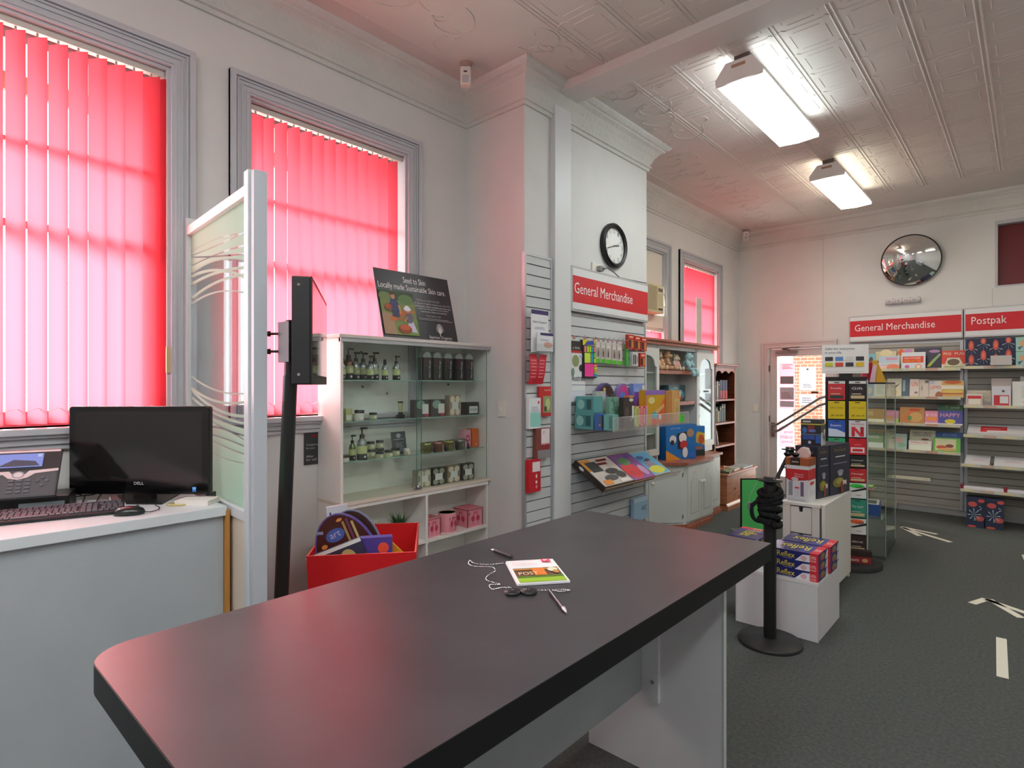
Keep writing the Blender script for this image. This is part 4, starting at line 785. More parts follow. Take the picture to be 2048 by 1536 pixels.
for y, tp, lb in ((3.085, .0, 'left of the two curling red leaflets on the narrow slat strip'), (3.165, .05, 'right of the two curling red leaflets, its top bending outwards')):
    g = G(); n = 9; vs = []
    for k in range(n+1): s = k/n; zz = s*.21; yy = -.018-.02*math.sin(PI*s)-tp*max(0, s-.5)**2*1.2; xx = (.03 if tp else .012)*s*s; vs += [(-.042+xx, yy, zz), (.042+xx, yy, zz)]
    g.add(vs, [(2*k, 2*k+1, 2*k+3, 2*k+2) for k in range(n)], M('#c8283a', .4), True)
    for k in range(2, 8): a = Vector(vs[2*k]); b = Vector(vs[2*k+1]); g.add([a+(b-a)*.15+Vector((0, -.001, 0)), a+(b-a)*.8+Vector((0, -.001, 0)), a+(b-a)*.8+Vector((0, -.001, .006)), a+(b-a)*.15+Vector((0, -.001, .006))], [(0, 1, 2, 3)], M('#e8909a'))
    facing(g, 'red_leaflet', lb, 'leaflet', y, 1.563, FX)
facing(pbox(.135, .02, .215, '#b82a30', [('r', .0, .66, 1, 1, '#c8322f'), ('r', .3, .12, 1, .68, '#8f9a6a'), ('e', .7, .4, .2, .2, '#b9c48a'), ('e', .5, .25, .12, .1, '#5a4a3a'), ('t', 'travel', .4, .85, .9, .92, '#f0dada')], [('r', 0, .5, 1, 1, '#e8e6ea')]), 'photo_brochure', 'red brochure with a garden photo on the narrow slat strip', 'brochure', 3.235, 1.33, FX+.02)
facing(pbox(.13, .028, .215, '#dfe6ea', [('r', .1, .05, 1, .52, '#8fd0c4'), ('r', .75, .8, .88, .9, '#c8485c')]+lines(3, .2, .9, .55, .75, '#b9bcc8')), 'card_pack', 'white and mint green card pack hanging on the narrow slat strip', 'pack', 3.105, 1.25, FX+.03)
facing(pbox(.16, .03, .215, '#7a4038', [('r', .35, .45, .95, .98, '#e4dde0'), ('t', 'P', .5, .8, .6, .9, '#c02a3a'), ('r', .1, .0, 1, .28, '#8a8688')]+[('r', .3+.13*k, .28, .36+.13*k, .5, '#b8323c') for k in range(5)]), 'brochure_box', 'brown and red striped brochure box on the narrow slat strip', 'brochures', 3.20, 1.032, FX+.03)
facing(pbox(.13, .028, .23, '#c01c2a', [('r', .3, .62, .95, .92, '#e8dfe0'), ('p', [(.6, .4), (.7, .46), (.66, .56), (.55, .5)], '#f4dede'), ('e', .62, .3, .08, .05, '#f4dede'), ('e', .62, .16, .08, .05, '#e8a0a0')]), 'card_pack', 'red card pack with a white flame symbol, lowest on the narrow slat strip', 'pack', 3.105, .803, FX+.03)
# goods hanging on the wide slat wall
facing(pbox(.185, .008, .385, '#dfe6e8', [('r', 0, .80, 1, 1, '#35332f'), ('r', 0, .76, 1, .81, '#b8342e'), ('t', 'a little', .1, .84, .6, .89, '#d8d8d0'), ('e', .3, .6, .25, .12, '#8f9c6a'), ('e', .68, .46, .14, .07, '#3a2a26'), ('e', .1, .38, .12, .08, '#7f9a86'), ('e', .75, .7, .2, .03, '#a9bcd8'), ('t', 'Australia', .02, .2, .98, .32, '#2c2c30'), ('r', 0, .12, 1, .13, '#8a7ab0')]), 'wall_calendar', 'Australia wildlife calendar hanging at the left of the wide slat wall', 'calendar', 3.652, 1.51, FX+.012)
facing(pbox(.19, .004, .13, '#d9dce8', []), 'white_card', 'plain white card hanging below the wildlife calendar', 'card', 3.655, 1.425, FX+.01)
NC = [('#f08a84', .1, .68, .25, .84), ('#b8e23a', .29, .68, .43, .84), ('#b8e23a', .46, .68, .58, .84), ('#2f9ccc', .6, .68, .72, .84), ('#f08a84', .76, .7, .98, .84), ('#cde84a', .1, .4, .52, .66), ('#2f9ccc', .54, .4, .72, .66), ('#7ed84a', .76, .54, .98, .67), ('#cde84a', .76, .4, .98, .52), ('#f2409c', .1, .04, .74, .38), ('#f08a84', .76, .3, .98, .37), ('#cde84a', .76, .23, .98, .29), ('#f2a040', .76, .17, .98, .22), ('#8fe06a', .76, .11, .98, .16), ('#2f9ccc', .76, .04, .98, .1)]
facing(pbox(.195, .03, .30, '#20242e', [('r', .0, .86, 1, 1, '#e0cf1c'), ('p', [(.1, .86), (.85, .88), (.75, 1.0), (.3, .97)], '#3a55b0')]+[('r', a, b, c, d, h) for h, a, b, c, d in NC]), 'sticky_note_set', 'large set of bright pink, lime and blue sticky notes on the slat wall', 'sticky notes', 3.797, 1.61, FX+.02)
for k in range(7):
    facing(pbox(.062, .014, .165, '#d3cfc8', [('r', 0, 0, 1, .2, '#58c22c'), ('r', .25, .26, .75, .72, '#a99c98'), ('r', .2, .78, .8, .86, '#e8e6e2'), ('e', .5, .45, .12, .16, '#5a3f3e'), ('r', .05, .3, .12, .7, '#6a6460')]), 'pen_blister_pack', ['leftmost grey and green blister pack in the row on the slat wall', 'second green bottomed blister pack from the left', 'third green bottomed blister pack from the left', 'middle green bottomed blister pack in the row of seven', 'fifth green bottomed blister pack from the left', 'sixth green bottomed blister pack from the left', 'last of the seven green bottomed blister packs, beside the tall green card'][k], 'pack', 3.90+.056*k, 1.735-.002*k, FX+.03+.012*(k % 3))
facing(pbox(.04, .02, .19, '#4aa84a', [('r', .1, .72, .95, .84, '#dfe6df')]), 'green_card_pack', 'tall plain green card pack between the blister packs and the batteries', 'pack', 4.305, 1.715, FX+.06)
BAT = [('r', 0, .72, 1, 1, '#c8301f'), ('r', .1, .1, .45, .62, '#2c2a2c'), ('r', .52, .1, .85, .62, '#c9803a'), ('r', .15, .78, .8, .88, '#e8c0b0')]
for k, (y, z, lb) in enumerate(((4.33, 1.865, 'left red battery pack in the upper row on the slat wall'), (4.44, 1.86, 'middle red battery pack in the upper row on the slat wall'), (4.55, 1.855, 'right red battery pack in the upper row on the slat wall'), (4.40, 1.72, 'white and black battery pack in the lower row on the slat wall'), (4.53, 1.715, 'right red battery pack in the lower row on the slat wall'))):
    facing(pbox(.095, .03, .12, '#b8402c' if k != 3 else '#c9ccd0', BAT if k != 3 else [('r', .1, .1, .3, .8, '#2c2a2c'), ('r', .4, .1, .6, .8, '#3a3a3e'), ('r', .7, .2, .9, .7, '#8a8a90')], [('r', .1, .1, .9, .6, '#7a6a3a')]), 'battery_pack', lb, 'batteries', y, z, FX+.08)
# clear acrylic shelf and the goods on it
SZ = 1.215
t = thing('acrylic_shelf', 'clear acrylic shelf with a lip holding boxes, on the wide slat wall', 'shelf', (XB+.03, 4.175, SZ), R90)
g = G(); g.box(-.605, .605, -.38, 0, 0, .006, ACRY); g.box(-.605, .605, -.004, 0, -.03, .06, ACRY); g.obj('deck', t)
g = G(); g.box(-.605, .605, -.385, -.38, 0, .105, ACRL); g.box(-.605, .605, -.3853, -.3799, .103, .1055, M('#d9dfde', .2)); g.box(-.607, -.605, -.385, -.38, 0, .105, M('#d9cfc6', .2)); g.box(.605, .608, -.385, -.38, 0, .105, M('#d9dfde', .2)); g.obj('front_lip', t)
g = G(); g.box(.44, .515, -.387, -.385, .02, .085, M('#4cd83a', .5)); art(g, (.44, -.387, .02), (.075, 0, 0), (0, 0, .065), [('t', '25% OFF', .15, .55, .85, .8, '#2c8a22'), ('t', 'SALE', .25, .2, .75, .42, '#2c8a22')]); g.obj('price_ticket', t)
ZS = SZ+.0065
TE = [('r', .3, .15, .9, .85, '#3f8484'), ('e', .3, .5, .2, .3, '#8fc0b8'), ('r', .62, .2, .86, .8, '#2c5658')]
def side(g, name, lb, cat, x, y, z=ZS, rz=0): return put(g, name, lb, cat, (x, y, z), rz)
side(pbox(.17, .13, .125, '#5a9c9c', TE), 'glass_gift_box', 'lower teal gift box at the left end of the acrylic shelf', 'box', -2.525, 3.60); side(pbox(.165, .12, .122, '#5a9c9c', TE), 'glass_gift_box', 'upper teal gift box stacked at the left end of the acrylic shelf', 'box', -2.52, 3.605, ZS+.1255)
side(pbox(.06, .06, .12, '#3f66b8', [('r', .55, .15, .95, .85, '#5a6a78'), ('e', .75, .3, .12, .07, '#e0a080')], [('r', .1, .1, .9, .9, '#4a5a70')]), 'small_gift_box', 'small blue box with a window at the left of the acrylic shelf', 'box', -2.395, 3.60)
side(pbox(.075, .08, .115, '#6fb0ac', [('r', .6, .1, .95, .9, '#4f8a88')], [('r', .15, .12, .85, .88, '#5a9490')]), 'small_gift_box', 'small teal box at the front left corner of the acrylic shelf', 'box', -2.315, 3.61)
def onsh(g, name, lb, cat, y, x, tilt=0, roll=0, z=ZS): o = put(g, name, lb, cat, (x, y, z), R90, tilt=tilt, roll=roll); return o
onsh(pbox(.13, .035, .285, '#aeb6b4', [('p', [(.2, 1), (.9, .6), (.92, .62), (.3, 1)], '#98a09e'), ('r', .1, .5, .5, .52, '#9aa2a0')]), 'fabric_pack', 'pale grey fabric pack standing behind the green patterned one', 'pack', 3.80, -2.50)
onsh(pbox(.14, .03, .24, '#7aab96', [('p', [(.3, 1), (.75, .2), (.8, .2), (.4, 1)], '#3f6a58'), ('p', [(.1, .9), (.8, .75), (.8, .78), (.1, .94)], '#4a7a66'), ('p', [(.2, .6), (.9, .5), (.9, .52), (.2, .64)], '#4a7a66')]), 'fabric_pack', 'green leaf patterned pack on the acrylic shelf', 'pack', 3.86, -2.42)
onsh(pbox(.16, .04, .235, '#3f3634', [('e', .3, .5, .2, .18, '#5a4e4a'), ('e', .7, .3, .15, .1, '#7a6e68'), ('r', .78, .3, .95, .72, '#e0e0dc'), ('e', .7, .92, .2, .06, '#c9ccc8')]), 'dark_gift_pack', 'dark brown patterned pack with a white tag on the acrylic shelf', 'pack', 3.965, -2.35)
onsh(dome(.34, .35, .04, '#5a4a86', '#3a2a26', [('e', .42, .6, .22, .13, '#5a5aa0'), ('e', .5, .38, .2, .1, '#a08a3a'), ('e', .2, .55, .07, .05, '#b88a4a'), ('e', .4, .85, .06, .04, '#c9a860')]+[('r', .7+.05*k, .3, .72+.05*k, .75, c) for k, c in enumerate(('#7a8a7a', '#4a8a5a', '#8a8a9a', '#5a6a5a'))]), 'art_set', 'dark domed art set at the back of the acrylic shelf', 'art set', 3.985, -2.57)
onsh(dome(.24, .345, .04, '#8a6ab0', '#c83a8c', [('e', .4, .65, .2, .16, '#4a7ad0'), ('e', .5, .35, .3, .1, '#e8b0d0')]), 'art_set', 'pink and purple domed art set next to the dark one', 'art set', 4.265, -2.575)
onsh(pbox(.10, .04, .27, '#8c5ab8', [('e', .3, .8, .08, .03, '#e0c8f0'), ('e', .6, .4, .08, .03, '#e0c8f0'), ('r', .55, .15, .9, .3, '#7a8ad0')]), 'purple_box', 'tall purple box leaning on the acrylic shelf', 'box', 4.33, -2.47, roll=.16)
onsh(pbox(.20, .04, .345, '#7a94d8', [('r', .1, .6, .5, .9, '#8aa8e8'), ('p', [(0, .3), (.4, .5), (.4, .3)], '#6a5ab0'), ('e', .85, .9, .12, .07, '#dfe3d0')]), 'blue_craft_pack', 'light blue craft pack at the back right of the acrylic shelf', 'pack', 4.52, -2.575)
onsh(pbox(.07, .05, .245, '#d98a4a', [('r', .1, .1, .9, .5, '#a87ab0')]), 'orange_box', 'narrow orange box behind the row of little books on the acrylic shelf', 'box', 4.15, -2.44)
for k, (c, s) in enumerate((('#6f9a3c', '#a9c860'), ('#8fb84a', '#e8e0b0'), ('#c9d890', '#6f9a3c'), ('#d8483a', '#f0c8b8'), ('#e0a0a0', '#d8483a'), ('#c8384a', '#f0d8d8'), ('#e8909a', '#7aa0c8'))):
    onsh(pbox(.034, .12, .158, c, [('r', .3, .1, .6, .9, s)]), 'little_book', 'little %s book standing in the row on the acrylic shelf' % ('dark green', 'bright green', 'pale green', 'scarlet', 'dusty pink', 'crimson', 'pink and blue')[k], 'book', 4.06+.0365*k, -2.37)
onsh(pbox(.345, .06, .29, '#c9a02c', [('r', 0, .86, 1, 1, '#8a6ab8'), ('p', [(.55, 0), (1, 0), (1, .8), (.7, .5)], '#d86a3a'), ('e', .3, .7, .16, .1, '#d9cf8a'), ('p', [(.3, .3), (.9, .6), (.95, .5), (.4, .2)], '#d9b070'), ('e', .45, .25, .14, .12, '#4ab0d0'), ('e', .42, .08, .14, .1, '#d8503a'), ('e', .72, .2, .07, .08, '#e6e2ea'), ('r', .0, .0, .08, .86, '#d98a5a')], [('r', 0, 0, 1, 1, '#c98a5a')]), 'modelling_dough_kit', 'large yellow and orange toy kit box on the acrylic shelf', 'toy box', 4.44, -2.375)
onsh(pbox(.15, .07, .285, '#d0a060', [('r', .3, .1, .9, .75, '#d8b878'), ('t', '1 2 3', .4, .4, .8, .5, '#8a6a3a')]+lines(8, .4, .8, .15, .7, '#a8844a', .3)+[('r', .85, .8, 1, .95, '#e8d0d0')], [('r', .1, .1, .9, .9, '#c08a5a')]), 'wooden_toy_box', 'tan toy box at the right end of the acrylic shelf', 'toy box', 4.70, -2.315)
# lower sloping shelf
t = thing('sloping_shelf', 'sloping clear shelf holding three flat boxes, low on the wide slat wall', 'shelf', (XB+.03, 4.175, 0), R90)
sl = math.radians(33)
g = G(); g.T = Matrix.Translation((0, 0, .94)) @ Matrix.Rotation(sl, 4, 'X'); g.box(-.605, .605, -.34, 0, -.006, 0, ACRY); g.box(-.605, .605, -.345, -.34, -.006, .05, ACRL); g.box(-.605, .605, -.3455, -.3395, .047, .0505, M('#8a7a5a', .3)); g.T = Matrix(); g.box(-.6, .6, -.004, 0, .90, .99, ACRY); g.obj('tray', t)
def onslope(w, d, h, y, body, sh, nm, lb, ct, fr=()):
    g = G(); g.T = Matrix.Rotation(sl, 4, 'X'); g.box(-w/2, w/2, -d, 0, 0, h, M(body, .35)); art(g, (-w/2, -d, h), (w, 0, 0), (0, d, 0), sh); art(g, (-w/2, -d, 0), (w, 0, 0), (0, 0, h), fr); art(g, (-w/2, 0, 0), (0, -d, 0), (0, 0, h), [('e', .25, .6, .08, .25, '#d8d8d8')])
    put(g, nm, lb, ct, (XB+.035, y, .941), R90)
onslope(.43, .325, .045, 3.80, '#2a2422', [('r', .03, .03, .97, .97, '#c9c2bc'), ('r', .03, .55, .35, .95, '#c98a3a'), ('r', .12, .5, .45, .85, '#34383c'), ('r', .45, .7, .75, .78, '#6a2a24'), ('r', .5, .82, .85, .9, '#6a2a24'), ('e', .65, .45, .2, .1, '#3a3a3c'), ('e', .45, .25, .2, .1, '#5a5c60'), ('e', .8, .3, .14, .12, '#4a4a4e'), ('r', .1, .05, .35, .2, '#d98a34'), ('r', .6, .05, .9, .15, '#e6e0dc')], 'model_kit_box', 'large black edged model kit box at the left of the sloping shelf', 'box', [('r', 0, 0, 1, 1, '#5a3a34')])
onslope(.34, .32, .035, 4.195, '#8a2436', [('r', .02, .02, .98, .98, '#8a5aa0'), ('e', .35, .35, .34, .3, '#d8404a'), ('e', .4, .7, .25, .15, '#6a9a6a'), ('e', .8, .3, .14, .2, '#c9a0c8'), ('r', .6, .8, .95, .95, '#6a4a9a')], 'puzzle_box', 'red and purple flat box in the middle of the sloping shelf', 'box')
onslope(.30, .30, .02, 4.53, '#d8d4c8', [('r', .02, .02, .98, .98, '#5ab0dc'), ('e', .45, .4, .28, .22, '#8a86a0'), ('e', .5, .2, .4, .16, '#d8d84a'), ('e', .3, .75, .2, .08, '#3a6ab0'), ('p', [(.3, .6), (.6, .7), (.7, .6), (.5, .56)], '#2a3a60')], 'picture_book', 'light blue picture book at the right of the sloping shelf', 'book')
g = pbox(.25, .03, .2, '#9ac0dc', [('t', 'ABC', .5, .4, .9, .6, '#3a3a48'), ('r', 0, .8, 1, 1, '#b9d4e8')]); put(g, 'floor_book', 'pale blue book low on the slat wall just above the counter edge', 'book', (FX+.05, 4.55, .36), R90)
# ================================================================ white dresser with toys
DW = M('#d3d8d6', .4); DI = M('#b4bab9', .5)
t = thing('dresser', 'white dresser with pine top and shelves, arched doors and open middle, against the window wall', 'dresser', (0, 0, 0))
# lower cabinet: angled left wing, projecting centre, set-back right wing  (world coordinates)
fp = [(-3.22, 5.22), (-3.0, 5.42), (-2.74, 5.735), (-2.72, 5.76), (-2.72, 6.43), (-2.83, 6.44), (-2.83, 6.90), (-3.22, 6.90)]
g = G(); g.prism(fp, .075, .705, DW); body = g.obj('lower_cabinet', t)
def outs(p, d):
    c = (-3.05, 6.1); return [(x+(d if x > -3.2 else 0), y+(d*(1 if y > 6.6 else -1) if abs(y-6.1) > .3 else 0)) for x, y in p]
g = G(); g.prism(outs(fp, .03), .705, .733, PINET); g.obj('pine_top', t, bev=.006)
g = G(); g.prism(outs(fp, .015), 0, .05, PINET); g.prism(outs(fp, .006), .05, .075, PINET); g.obj('plinth_moulding', t)
def door_panel(p, q, z0, z1, arches, nm='door'):
    """raised frame door between plan points p and q"""
    p = Vector((*p, 0)); q = Vector((*q, 0)); u = (q-p).normalized(); n = Vector((u.y, -u.x, 0)); L_ = (q-p).length
    m_ = Matrix.Translation(p) @ Matrix((( u.x, -n.x, 0, 0), (u.y, -n.y, 0, 0), (0, 0, 1, 0), (0, 0, 0, 1)))
    g = G(); g.T = m_; g.box(0, L_, -.014, 0, z0, z1, DW)
    if arches:
        a, b = .055, L_-.055; zt = z1-.17; r = (b-a)/2; c = (a+b)/2
        pts = [(a, z0+.07), (b, z0+.07), (b, zt)]+[(c+r*.55*math.cos(k*PI/8), zt+.02+r*.9*math.sin(k*PI/8)) for k in range(9)]+[(a, zt)]
        g.add([(x, -.0145, z) for x, z in pts], [tuple(range(len(pts)))], M('#b3b9b6', .5)); g.prism([(c+(x-c)*.86, z0+.082+(z-z0-.07)*.95) for x, z in pts], -.0165, -.0146, DW, 'y')  # grey arch overlay paints in the recess darkness around the panel
    o = g.obj(nm, t); return o, m_, L_
def knob(o, m_, x, z):
    g = G(); g.T = m_; g.cyl((x, -.014, z), (x, -.03, z), .007, .007, DW, 10); g.ball((x, -.038, z), .016, .013, .016, WHITE, 12, 8); g.obj('knob', o)
o, m_, L_ = door_panel((-2.99, 5.435), (-2.75, 5.725), .10, .68, False); knob(o, m_, .035, .52)
g = G(); g.T = m_; [g.box(L_-.006, L_+.004, -.018, -.012, z, z+.04, M('#5f5a50')) for z in (.14, .58)]; g.obj('hinge', o)
o, m_, L_ = door_panel((-2.72, 5.78), (-2.72, 6.095), .10, .68, True); knob(o, m_, L_-.03, .5)
o, m_, L_ = door_panel((-2.72, 6.10), (-2.72, 6.415), .10, .68, True); knob(o, m_, .03, .5)
o, m_, L_ = door_panel((-2.83, 6.47), (-2.83, 6.88), .10, .68, True); knob(o, m_, .04, .64)
# upper part: two glazed doors and an open middle with shelves; front at X=-3.0, Y 5.15 .. 7.10
UX0, UX1, Y0, Y1, YA, YB = -3.225, -3.0, 5.12, 7.10, 5.66, 6.60
g = G()
for y in (Y0, YA-.02, YB, Y1-.02): g.box(UX0, UX1, y, y+.02, .733, 1.985, DW)
g.box(UX0, UX0+.01, Y0, Y1, .733, 1.985, DI); g.box(UX0, UX1-.001, Y0, Y1, 1.96, 1.985, DW); g.box(UX1-.015, UX1, Y0, Y1, 1.945, 1.985, DW); g.obj('upper_case', t)
g = G(); g.box(UX0, UX1+.05, Y0-.04, Y1+.04, 1.985, 2.02, PINET); g.box(UX0, UX1+.07, Y0-.06, Y1+.06, 2.02, 2.045, PINET); g.obj('pine_cornice', t, bev=.006)
for z in (1.675, 1.32): g = G(); g.prism([(UX0+.01, YA), (UX1-.01, YA), (UX1+.005, YA+.03), (UX1+.005, YB-.03), (UX1-.01, YB), (UX0+.01, YB)], z, z+.04, PINET); g.obj('pine_shelf', t)
for y0, y1 in ((Y0+.0, YA), (YB, Y1)):
    for z in (1.68, 1.33, 1.02): g = G(); g.box(UX0+.01, UX1-.03, y0+.02, y1-.02, z, z+.012, DW); g.obj('inner_shelf', t)
    g = G(); a, b = y0, y1; z0, z1 = .80, 1.945; fr = .055
    g.box(UX1, UX1+.018, a, a+fr, z0, z1, DW); g.box(UX1, UX1+.018, b-fr, b, z0, z1, DW); g.box(UX1, UX1+.018, a+fr, b-fr, z0, z0+.07, DW)
    c = (a+b)/2; r = (b-a)/2-fr; zt = z1-.20
    # arched head: polygon strip above a shouldered arch
    arc = [(a+fr, zt), (a+fr+.03, zt+.005), (a+fr+.045, zt+.03)]+[(c+(r-.045)*math.cos(PI-k*PI/10), zt+.04+.085*math.sin(k*PI/10)) for k in range(11)]+[(b-fr-.045, zt+.03), (b-fr-.03, zt+.005), (b-fr, zt)]
    for (p, q) in zip(arc, arc[1:]): g.add([(UX1+.018, p[0], p[1]), (UX1+.018, q[0], q[1]), (UX1+.018, q[0], z1), (UX1+.018, p[0], z1)], [(0, 1, 2, 3)], DW); g.add([(UX1, p[0], p[1]), (UX1, q[0], q[1]), (UX1+.018, q[0], q[1]), (UX1+.018, p[0], p[1])], [(0, 1, 2, 3)], DW)
    o = g.obj('glazed_door', t); g = G(); g.box(UX1+.006, UX1+.009, a+fr-.005, b-fr+.005, z0+.06, z1-.02, CABG); g.obj('pane', o)
    g = G(); yk = a+.025 if a > 6 else b-.025; g.cyl((UX1+.018, yk, 1.32), (UX1+.03, yk, 1.32), .006, .006, DW, 10); g.ball((UX1+.04, yk, 1.32), .012, .014, .014, WHITE, 10, 8); g.obj('knob', o)
g = G(); g.box(UX0, -2.99, Y0, Y0+.02, .733, .80, DW); g.box(UX1-.01, UX1, YB, Y1, .733, .80, DW); g.obj('lower_rail', t)
# goods behind the right glazed door
for k, (y, z, w, h, c, lb) in enumerate(((6.80, 1.695, .16, .09, '#c97a6a', 'salmon box behind the dresser glass, upper shelf'), (6.92, 1.345, .12, .13, '#6a7a9c', 'blue grey toy box behind the right glazed door'), (6.78, 1.035, .12, .17, '#c96a5a', 'red toy packet behind the right glazed door'), (6.93, 1.035, .1, .14, '#7ac07a', 'green toy packet behind the right glazed door'))):
    put(pbox(w, .1, h, c, [('e', .5, .5, .3, .3, '#dfe3e0')]), 'toy_packet', lb, 'toy', (-3.10, y, z), R90)
def plush(y, z, s, body, muz, lb, x=-3.08, rz=R90, turn=0.0, hat=None, hang=False):
    t = thing('plush_toy', lb, 'soft toy', (x, y, z), rz+turn); mt = noisy('plush_'+body[1:], body, muz, 40, r=.95, bump=1, bscale=90, spec=.05, dist=.006)
    g = G(); E_ = lambda cx, cy, cz, a, b, c: g.ball((cx*s, cy*s, cz*s), a*s, b*s, c*s, mt, 16, 10)
    E_(0, .02, .085, .065, .055, .08); E_(0, 0, .205, .062, .055, .055)            # belly, head
    for q in (-1, 1):
        E_(q*.045, .0, .255, .02, .012, .02)                                       # ears
        E_(q*.07, -.01, .12, .024, .026, .045); E_(q*.078, -.03, .085, .022, .024, .03)   # arm, paw
        if hang: E_(q*.05, -.07, .02, .03, .04, .028); E_(q*.055, -.10, -.035, .03, .03, .045)
        else: E_(q*.055, -.055, .032, .034, .05, .03); E_(q*.06, -.105, .038, .028, .024, .034)
    g.obj('plush_body', t)
    g = G(); g.ball((0, -.052*s, .195*s), .028*s, .026*s, .022*s, M(muz, .9), 12, 8); g.obj('muzzle', t)
    g = G(); g.ball((0, -.077*s, .203*s), .010*s, .006*s, .007*s, M('#2a1c18', .4), 8, 6); g.obj('nose', t)
    for q in (-1, 1): g = G(); g.ball((q*.024*s, -.052*s, .222*s), .006*s, .004*s, .006*s, BLACKG, 8, 6); g.obj('eye', t)
    if hat: g = G(); g.lathe([(.03*s, .155*s), (.06*s, .13*s), (.072*s, .085*s), (.06*s, .05*s)], c=(0, .0, 0), mt=M(hat, .9), n=18); g.obj('jumper', t)
plush(5.82, 1.7155, .80, '#d8b491', '#ecd0b0', 'tan plush bear at the left end of the dresser shelf', turn=-.2); plush(6.02, 1.7155, .86, '#cfa27f', '#e2bf9c', 'large brown plush bear with a dark nose, looking right', turn=.5)
plush(6.24, 1.7155, .72, '#d9cdb4', '#e4dac6', 'small cream plush toy in a pink jumper', hat='#dba7ac'); plush(6.47, 1.7155, .86, '#a5d4e0', '#bfe2ea', 'light blue plush bear with legs hanging over the dresser shelf', x=-3.03, hang=True)
put(pbox(.42, .1, .19, '#2f5560', [('r', .1, .7, .6, .8, '#5a8a94'), ('e', .7, .5, .12, .2, '#8ab8d8'), ('e', .72, .25, .1, .15, '#c8503c'), ('e', .85, .4, .08, .2, '#4a9aa8'), ('t', 'toys', .3, .78, .5, .88, '#c9d8d8')]), 'toy_box', 'dark teal toy box on the middle pine shelf of the dresser', 'toy box', (-3.08, 6.28, 1.3605), R90)
put(pbox(.10, .08, .12, '#7a6254', [('e', .5, .5, .3, .3, '#9a8070')]), 'brown_toy_box', 'small brown box at the left of the middle pine shelf', 'toy box', (-3.08, 5.93, 1.3605), R90)
put(pbox(.44, .12, .385, '#2a74c0', [('p', [(0, 0), (.5, 0), (0, .28)], '#d8902c'), ('p', [(.38, .3), (.62, .3), (.72, .8), (.36, .75)], '#2a2a30'), ('e', .55, .62, .13, .14, '#e8e6e8'), ('e', .58, .42, .12, .12, '#c8323c'), ('e', .22, .58, .11, .12, '#e0e0e4'), ('e', .2, .5, .06, .07, '#2a2a30'), ('e', .8, .75, .12, .12, '#b0907a'), ('e', .62, .2, .09, .15, '#e0e4ea'), ('r', .78, .04, .96, .2, '#2f66c8'), ('t', 'party time', .15, .86, .45, .93, '#8fc8f0')], r=.25), 'gift_bag', 'shiny blue picture bag standing on the dresser top, left of the pair', 'bag', (-2.86, 5.93, .7335), math.radians(70))
put(pbox(.34, .12, .345, '#2a7ac8', [('p', [(.5, .5), (1, .35), (1, .75), (.7, .82)], '#d8b83c'), ('e', .85, .55, .12, .16, '#c85a34'), ('e', .3, .62, .1, .12, '#2a8a5a'), ('r', 0, 0, 1, .2, '#2c3a34'), ('r', .1, .22, .9, .32, '#a86a50'), ('t', 'party time', .2, .84, .6, .91, '#8fc8f0')], [('r', 0, 0, 1, 1, '#dfe3ea'), ('e', .5, .7, .3, .1, '#c9a0a8'), ('r', .3, .2, .6, .5, '#b9b0c8')], r=.2), 'gift_bag', 'second shiny blue bag with a silver side on the dresser top, right of the pair', 'bag', (-2.90, 6.30, .7335), math.radians(62))
put(pbox(.12, .1, .34, '#1f2224', [('r', .3, .7, .9, .9, '#c9c4b4')]), 'dark_bag', 'narrow black bag standing behind the blue picture bags', 'bag', (-3.08, 5.75, .7335), math.radians(60))
# ================================================================ pine bookcase and chest
t = thing('bookcase', 'narrow dark pine bookcase beside the white dresser', 'bookcase', (0, 0, 0))
bx0, bx1, by0, by1 = -3.23, -3.0, 7.16, 7.84
g = G(); g.box(bx0, bx1, by0, by0+.022, 0, 1.78, PINED); g.obj('side_panel', t); g = G(); g.box(bx0, bx1, by1-.022, by1, 0, 1.78, PINED); g.box(bx1, bx1+.004, by1-.03, by1, 0, 1.78, PINET); g.obj('side_panel', t)
g = G(); g.box(bx0, bx0+.01, by0, by1, 0, 1.78, PINED); g.obj('back_panel', t)
g = G(); g.box(bx0, bx1+.04, by0-.03, by1+.05, 1.80, 1.825, PINET); g.box(bx0, bx1+.02, by0-.01, by1+.03, 1.78, 1.80, PINET); g.obj('top_cornice', t, bev=.005)
g = G(); ya, yb = by0+.02, by1-.02; n = 24
pts = [(ya, 1.78)]+[(ya+(yb-ya)*k/n, 1.70+.035*abs(math.sin(3*PI*k/n)) - (.05 if k in (0, n) else 0)) for k in range(n+1)]+[(yb, 1.78)]
g.prism(pts, bx1-.012, bx1+.004, PINET, 'x'); g.obj('scalloped_rail', t)
SH = (1.34, 1.035, .74, .42)
for z in SH: g = G(); g.box(bx0+.01, bx1+.003, by0+.02, by1-.02, z, z+.024, PINET); g.obj('shelf', t)
def book(y, z, w, h, c, lb, x=-3.20, d=.15, tilt=0, band=None, sh=None):
    put(pbox(w, d, h, c, sh or ([('r', 0, 0, 1, .45, band)] if band else [('r', .1, .8, .9, .86, '#c9b88a')]), r=.5), 'book', lb, 'book', (x+d, y, z), R90, roll=tilt)
